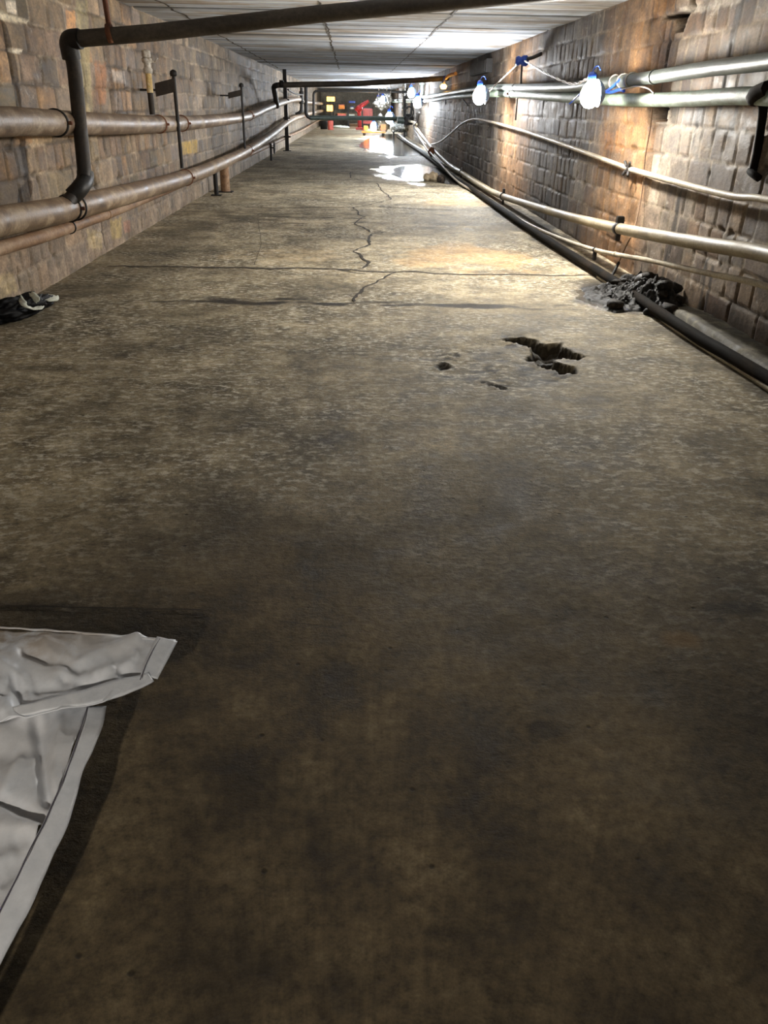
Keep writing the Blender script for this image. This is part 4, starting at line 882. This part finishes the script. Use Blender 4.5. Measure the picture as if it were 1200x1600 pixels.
# orange machine with warm lamp
Yo = 41.5
a = pix(583, 208, Y=Yo); a.z = 0
to = thing('floor_cart', 'low orange cart standing at the puddle, carrying crates and a lamp', 'cart', a)
xa, xb = pix(565, 200, Y=Yo).x, pix(603, 200, Y=Yo).x
MB().box(xa, Yo, .12, xb, Yo+.5, .20, .02).build('deck', 'orange', to)
for sx in (xa+.12, xb-.12):
    for yy in (Yo+.05, Yo+.42): MB().lathe((sx, yy, .065), (0, 1, 0), [(0, -.02), (.065, -.02), (.065, .04), (0, .04)], 14).build('wheel', 'black', to)
small('plastic_crate', 'orange crate at the left end of the low cart', 'crate', 568, 196.5, 575, 203.8, 'orange', Yo+.05, .35)
small('plastic_crate', 'amber crate at the right end of the low cart', 'crate', 595, 194.5, 603, 203.8, 'orange', Yo+.05, .35, lid='yellow')
c = copy_tree(lamp1); c.location = pix(583.5, 197.5, Y=Yo+.1); c.scale = (1.9, 1.9, 1.9); c['label'] = 'warm glowing lamp set on the low orange cart'; del c['group']
for ch in c.children:
    if ch.name.startswith('bulb'): ch.data = ch.data.copy(); ch.data.materials[0] = MT['bulb_warm']
q = pix(597, 161, Y=49)
ts = thing('hanging_sheeting', 'crumpled shiny sheeting hanging from the ceiling behind the far lamps', 'sheeting', (q.x, 49, H-.05))
m_ = MB(); m_.lump(q, (.42, .12, .30), 6, .55, 4, 2.6); m_.lump((q.x+.25, 49, q.z+.2), (.25, .1, .3), 8, .5, 4, 2.6); m_.build('sheet_folds', 'foil', ts)
m_ = MB()
for dx in (-.2, .25): m_.tube([(q.x+dx, 49, q.z+.2), (q.x+dx, 49, H+.0)], .02, 6, 2)
m_.build('tie_cord', 'wire_white', ts)
q = pix(597, 180, Y=47)
ts = thing('pipe_fittings_pile', 'pile of pale fittings and parts between red cabinet and glowing lamp', 'pile', (q.x, 47, 0))
for k, (dx, dz, r_) in enumerate(((-.2, .2, .2), (.12, .22, .22), (-.05, .5, .19), (.2, .62, .14), (-.1, .78, .12))): MB().lump((q.x+dx, 47, dz), (r_, r_*.8, r_), 11+k, .4, 3, 2.4).build('fitting', ('foil', 'stone', 'foil', 'cream', 'foil')[k], ts)
q = pix(614, 168, Y=40)
ts = thing('shiny_duct', 'shiny upright duct on the right wall behind the glowing lamp', 'duct', (2.3, 40.5, 0))
MB().tube([(2.33, 41.5, 0), (2.33, 41.5, H)], .13, 16, 8, wob=.1).build('duct_run', 'foil', ts)
for zz in (.5, 1.2, 1.9): MB().lathe((2.33, 41.5, zz), (0, 0, 1), [(.13, -.03), (.15, -.03), (.15, .03), (.13, .03)], 16).build('duct_band', 'galv', ts)
# foil-wrapped vessel on the right
q = pix(624, 199, Y=38)
tf = thing('foil_tank', 'shiny foil-wrapped tank lying beneath the valve cluster', 'tank', (q.x, 38, 0))
m_ = MB(); m_.lathe((q.x-.40, 38, q.z), (1, 0, 0), [(0, 0), (.12, .01), (.19, .06), (.20, .2), (.185, .3), (.2, .42), (.2, .62), (.19, .74), (.12, .79), (0, .8)], 20); m_.build('vessel', 'foil', tf)
for sx in (-.25, .22): MB().box(q.x+sx-.04, 37.9, 0, q.x+sx+.04, 38.1, q.z-.17, .01).build('leg', 'black', tf)
# pale conduit on the floor before the black pipe
run('floor_conduit', 'bright silvery conduit on the floor beside the far puddle', 'conduit', [pix(x, y, Z=.04) for x, y in ((622, 210), (640, 223), (660, 236), (676, 247), (690, 258))], .05, 'galv', 12, 4, .02)

# ------------------------------------------------------------------ puddles
def puddle(label, px_, seed):
    P = [pix(x, y, Z=.007) for x, y in px_]; Q = path(P+[P[0]], 6)[:-1]; c = sum(Q, Vector())/len(Q)
    vs = [c]+[p+Vector((mnoise.noise(p*2+Vector((seed, 0, 0)))*.08, mnoise.noise(p*2+Vector((0, seed, 0)))*.25, 0)) for p in Q]
    n = len(Q); low = [Vector((p.x, p.y, .0)) for p in vs[1:]]
    o = MB().add(vs+low, [(0, i+1, (i+1) % n+1) for i in range(n)]+[(i+1, n+1+i, n+1+(i+1) % n, (i+1) % n+1) for i in range(n)], False).build('puddle', 'water', None, c)
    tag(o, label, 'puddle')
puddle('shallow puddle near the right pipes, with stones at its edge', [(606, 268), (625, 260), (655, 258), (683, 262), (700, 272), (718, 288), (700, 287), (672, 284), (650, 283), (630, 279)], 1)
puddle('larger wet pool reflecting the lamps in front of the orange cart', [(565, 222), (590, 211), (625, 210), (645, 224), (668, 240), (645, 243), (610, 242), (585, 234), (563, 230)], 2)
gl = 'stones at the puddle edge'
for (x, y, r_, k), lb in (((667, 282, .09, 1), 'leftmost tan stone at the puddle edge'), ((677, 282, .11, 2), 'middle tan stone at the puddle edge'), ((689, 285, .10, 3), 'rightmost darker stone at the puddle edge')):
    p = pix(x, y, Z=0); o = MB().lump((p.x, p.y, r_*.65), (r_*.85, r_, r_*.8), k, .2).build('stone', 'stone' if k < 3 else 'lump', None, p); tag(o, lb, 'stone', gl)

# ------------------------------------------------------------------ sludge heap at the right wall
xs = np.linspace(1.55, XR-.005, 150); ys = np.linspace(4.9, 7.6, 320)
A, B = np.meshgrid(xs, ys, indexing='ij')
heap = [(p.x, p.y) for p in (pix(x, y, Z=0) for x, y in ((903, 452), (950, 446), (985, 440), (1010, 434), (1050, 432), (1075, 470), (1082, 488), (1040, 492), (1010, 486), (960, 488), (930, 475)))]
d = sdf(A, B, heap)+(fbm(A, B, 8, 4, 15)-.5)*.16
mk = sstep(.03, -.22, d)
ridge = np.exp(-((A-2.28)/.16)**2)*np.exp(-((B-6.0)/.55)**2)
Zh = -.012+.02*sstep(.03, -.03, d)+mk*(.015+.11*ridge+.10*np.abs(fbm(A, B, 11, 5, 16)-.5)*2*(.45+ridge)+.075*(fbm(A, B, 34, 3, 17)-.5))
me = grid_mesh('sludge_heap', np.stack([A, B, Zh], -1), len(xs), len(ys), 'sludge', keep=(d < .05))
o = bpy.data.objects.new('sludge_heap', me); C.objects.link(o)
me.transform(Matrix.Translation((-2.15, -6.1, 0))); o.location = (2.15, 6.1, 0)
tag(o, 'wet black sludge spread over the floor against the right wall', 'sludge', kind='stuff')
p = pix(1004, 446, X=2.25)
o = MB().lump((p.x, p.y, max(p.z, .12)), (.065, .075, .065), 9, .15).build('mud_ball', 'black', None, (p.x, p.y, p.z-.05)); tag(o, 'round black lump on top of the sludge heap', 'lump')
for k in range(26):
    x, y = random.uniform(1025, 1068) if k % 2 else random.uniform(955, 1075), random.uniform(442, 486)
    p = pix(x, y, Z=.05); r_ = random.uniform(.022, .055)
    if p.x > XR-.07: p.x = XR-.08
    i_, j_ = min(149, max(0, int((p.x-1.55)/(XR-.005-1.55)*149))), min(319, max(0, int((p.y-4.9)/2.7*319)))
    z_ = max(0, Zh[i_, j_])
    o = MB().lump((p.x, p.y, z_+r_*.45), (r_*random.uniform(.8, 1.5), r_*random.uniform(.8, 1.6), r_*.8), k, .35, 2).build('mud_lump', 'lump' if k % 3 else 'sludge', None, (p.x, p.y, z_))
    tag(o, 'small black muddy lump among those strewn over the sludge heap', 'lump', 'small lumps on the sludge heap')

# ------------------------------------------------------------------ rubbish at the left wall
p = pix(25, 486, Z=0)
o = MB()
bm = bmesh.new(); bmesh.ops.create_icosphere(bm, subdivisions=5, radius=1)
a, b = pix(-34, 515, Z=0), pix(76, 480, Z=0); ax = (b-a); L_ = ax.length/2; cc = (a+b)/2; axn = ax.normalized(); sd = Vector((-axn.y, axn.x, 0))
for q in bm.verts:
    c_ = q.co.copy(); k = 1+.35*mnoise.noise(c_*2.2)+.22*abs(mnoise.noise(c_*5.5))-.12*abs(mnoise.noise(c_*11))
    w_ = cc+axn*c_.x*L_*k+sd*c_.y*.09*k; q.co = Vector((w_.x, w_.y, max(.001, .05+c_.z*k*.08)))
o.bm(bm); o = o.build('black_plastic_bag', 'plastic_black', None, (cc.x, cc.y, 0)); tag(o, 'crumpled black plastic bag on the floor at the left wall', 'bag')
def scrap(label, px_, wd, zz):
    P = path([pix(x, y, Z=z_) for (x, y), z_ in zip(px_, zz)], 6); vs = []; n = len(P)
    for i, p in enumerate(P):
        t_ = (P[min(i+1, n-1)]-P[max(i-1, 0)]).normalized(); s_ = Vector((-t_.y, t_.x, .3)).normalized()
        for k in range(5):
            f_ = (k/4-.5)*wd*(.7+.5*math.sin(PI*i/(n-1)))
            vs.append(p+s_*f_+Vector((0, 0, .012*mnoise.noise(p*20+Vector((k, 0, 0))))))
    m = MB().add(vs, [(i*5+k, i*5+k+1, (i+1)*5+k+1, (i+1)*5+k) for i in range(n-1) for k in range(4)])
    o = m.build('cloth_scrap', 'rag', None, (P[0].x, P[0].y, 0)); so = o.modifiers.new('thick', 'SOLIDIFY'); so.thickness = .006
    tag(o, label, 'cloth', 'white scraps on the black bag')
scrap('thin white strip of cloth bent over the middle of the black bag', [(30, 462), (36, 473), (48, 482), (62, 481), (68, 474)], .035, [.12, .11, .07, .05, .04])
scrap('short white cloth scrap at the tip of the black bag', [(70, 470), (78, 466), (84, 462)], .09, [.06, .06, .05])
scrap('grey-white cloth scrap in the fold of the black bag', [(48, 458), (56, 466), (60, 472)], .04, [.13, .11, .09])

# ------------------------------------------------------------------ tarpaulin corner
def zt_(x, y):      # height of the sheet over the floor
    return .135
tt = thing('tarpaulin', 'grimy white tarpaulin corner held off the floor at lower left', 'tarpaulin', (-1.2, 1.2, 0))
def crease(u, v, a, b, w_, h_):
    ex, ey = b[0]-a[0], b[1]-a[1]; t_ = np.clip(((u-a[0])*ex+(v-a[1])*ey)/(ex*ex+ey*ey), 0, 1)
    d = np.hypot(u-a[0]-t_*ex, v-a[1]-t_*ey); s_ = np.tanh(((u-a[0])*ey-(v-a[1])*ex)/math.hypot(ex, ey)/5.0)
    return h_*np.exp(-(d/w_)**2)+h_*.5*np.exp(-(d/(w_*3))**2)*s_*(d > 0)*.6
def sheet(name, Lp, Rp, n, m, z0, creases, dirt_f, seedv, mat='tarp', th=.0025, parent=tt):
    """rows run between two pixel-traced edges of the sheet, at its own height"""
    def along(P, t_):
        L_ = [0]; 
        for a, b in zip(P, P[1:]): L_.append(L_[-1]+math.hypot(b[0]-a[0], b[1]-a[1]))
        s_ = t_*L_[-1]
        return np.interp(s_, L_, [p[0] for p in P]), np.interp(s_, L_, [p[1] for p in P])
    U = np.zeros((n, m)); Vv = np.zeros((n, m))
    for i in range(n):
        lx, ly = along(Lp, i/(n-1)); rx, ry = along(Rp, i/(n-1))
        for j in range(m): U[i, j] = lx+(rx-lx)*j/(m-1); Vv[i, j] = ly+(ry-ly)*j/(m-1)
    zz = np.zeros((n, m))+z0(U, Vv) if callable(z0) else np.zeros((n, m))+z0
    for (a, b, w_, h_) in creases: zz += crease(U, Vv, a, b, w_, h_)
    rg = 1-np.abs(fbm(U, Vv, .013, 4, seedv)*2-1)*1.6
    zz += (fbm(U, Vv, .018, 4, seedv+3)-.5)*.016+.0045*(1-np.abs(fbm(U*.8+Vv*.5, Vv*.6-U*.3, .015, 2, seedv+7)*2-1)*5).clip(0, 1)-.0035*(1-np.abs(fbm(U*.5-Vv*.4, Vv+U*.4, .012, 2, seedv+8)*2-1)*5).clip(0, 1)+(rg**3)*.008*np.sign(.5-.5)+(fbm(U, Vv, .06, 3, seedv+5)-.5)*.003
    fall = sstep(-90, -330, U); zz = zz*(1-fall)+.003*fall
    pos = np.zeros((n, m, 3)); dirt = np.zeros((n, m, 3))
    zr = z0 if not callable(z0) else None
    for i in range(n):
        for j in range(m):
            zb = float(z0(U[i, j], Vv[i, j])) if callable(z0) else z0
            p = pix(float(U[i, j]), float(Vv[i, j]), Z=zb); pos[i, j] = (p.x, p.y, zz[i, j]); dirt[i, j] = dirt_f(U[i, j], Vv[i, j])
    me = grid_mesh(name, pos, n, m, mat, dirt, 'dirt'); me.transform(Matrix.Translation(-Vector(parent.location)))
    o = bpy.data.objects.new(name, me); C.objects.link(o); o.parent = parent
    if th: so = o.modifiers.new('thick', 'SOLIDIFY'); so.thickness = th
    return o
# lower panel
sheet('main_panel', [(-420, 1150), (-420, 1900)], [(152, 1092), (133, 1110), (118, 1160), (100, 1215), (82, 1255), (66, 1290), (40, 1345), (0, 1425), (-60, 1540), (-180, 1760)], 110, 150, .125,
      [((56, 1130), (72, 1250), 9, -.016), ((0, 1250), (66, 1282), 10, -.018), ((-120, 1290), (60, 1300), 14, .012), ((30, 1180), (0, 1240), 8, .008), ((0, 1150), (60, 1120), 14, .012), ((-60, 1360), (20, 1340), 12, .009), ((90, 1130), (80, 1230), 12, .008), ((-100, 1200), (40, 1180), 16, -.01)],
      lambda u, v: .22, 3)
hem_o = [(166, 1100), (160, 1130), (146, 1165), (128, 1205), (116, 1250), (104, 1288), (84, 1328), (60, 1385), (30, 1445), (0, 1500), (-60, 1610), (-160, 1790)]
hem_i = [(136, 1106), (126, 1140), (112, 1183), (98, 1220), (82, 1256), (68, 1288), (48, 1325), (28, 1368), (0, 1422), (-28, 1480), (-80, 1590), (-180, 1770)]
def hemgrid(name, Pi, Po, z, rag, parent=tt, mat='tarp', nn=90, dv=.1):
    vs = []; 
    Pi_ = path([Vector((x, y, 0)) for x, y in Pi], 9); Po_ = path([Vector((x, y, 0)) for x, y in Po], 9); m_ = 5
    n = min(len(Pi_), len(Po_)); pos = np.zeros((n, m_+1, 3)); d_ = np.full((n, m_+1, 3), dv)
    for i in range(n):
        for j in range(m_+1):
            f_ = j/m_; q = Pi_[i].lerp(Po_[i], f_); p = pix(q.x, q.y, Z=z)
            pos[i, j] = (p.x, p.y, z+.004-.010*f_+rag*mnoise.noise(Vector((q.x*.035, q.y*.035, .5)))+.0015*math.sin(q.y*.07))
    me = grid_mesh(name, pos, n, m_+1, mat, d_, 'dirt'); me.transform(Matrix.Translation(-Vector(parent.location)))
    o = bpy.data.objects.new(name, me); C.objects.link(o); o.parent = parent; so = o.modifiers.new('thick', 'SOLIDIFY'); so.thickness = .004
    return o
hm = hemgrid('hem', hem_i, hem_o, .128, .003); hm['label'] = 'smooth folded white hem'
MB().tube([pix(x, y, Z=.1345) for x, y in hem_i], .0011, 6, 6).build('seam', 'seam', tt)
# upper, dirtier flap lying over it
sheet('folded_flap', [(-420, 960), (-420, 1210)], [(275, 1000), (262, 1022), (252, 1045), (238, 1062), (215, 1074), (190, 1084), (165, 1097)], 90, 190, lambda u, v: .145+.0*u,
      [((40, 1020), (120, 1045), 9, -.016), ((120, 1040), (215, 1000), 9, .012), ((60, 1075), (155, 1072), 12, -.015), ((100, 1060), (155, 1070), 7, -.012), ((20, 1060), (35, 1110), 9, -.016), ((-20, 1030), (30, 1060), 12, .014), ((150, 1052), (205, 1035), 6, .008), ((70, 1010), (110, 1060), 12, .010), ((185, 1045), (215, 1062), 7, -.010), ((-100, 1060), (0, 1085), 12, -.014), ((-60, 1000), (0, 1110), 18, .012)],
      lambda u, v: float(np.clip(1.15-(v-980)/75, 0, 1)*np.clip(1.2-u/230, 0, 1)), 11)
hemgrid('top_hem', [(-400, 972), (-200, 976), (0, 982), (70, 985), (140, 991), (200, 997), (248, 1003)], [(-400, 965), (-200, 970), (0, 976), (70, 979), (140, 985), (200, 991), (268, 998)], .150, .004, dv=.6)
hemgrid('corner_tab', [(246, 998), (238, 1012), (228, 1032), (220, 1055)], [(277, 1000), (266, 1020), (258, 1034), (246, 1056)], .153, .003, nn=30)
MB().tube([pix(x, y, Z=.158) for x, y in ((250, 998), (240, 1014), (230, 1034), (219, 1062))], .0011, 6, 5).build('seam', 'seam', tt)
hemgrid('flap_edge', [(-300, 1152), (-100, 1128), (0, 1112), (60, 1100), (120, 1084), (180, 1066), (232, 1054)], [(-300, 1166), (-100, 1142), (0, 1124), (70, 1110), (150, 1096), (200, 1081), (240, 1062)], .149, .004, nn=60)
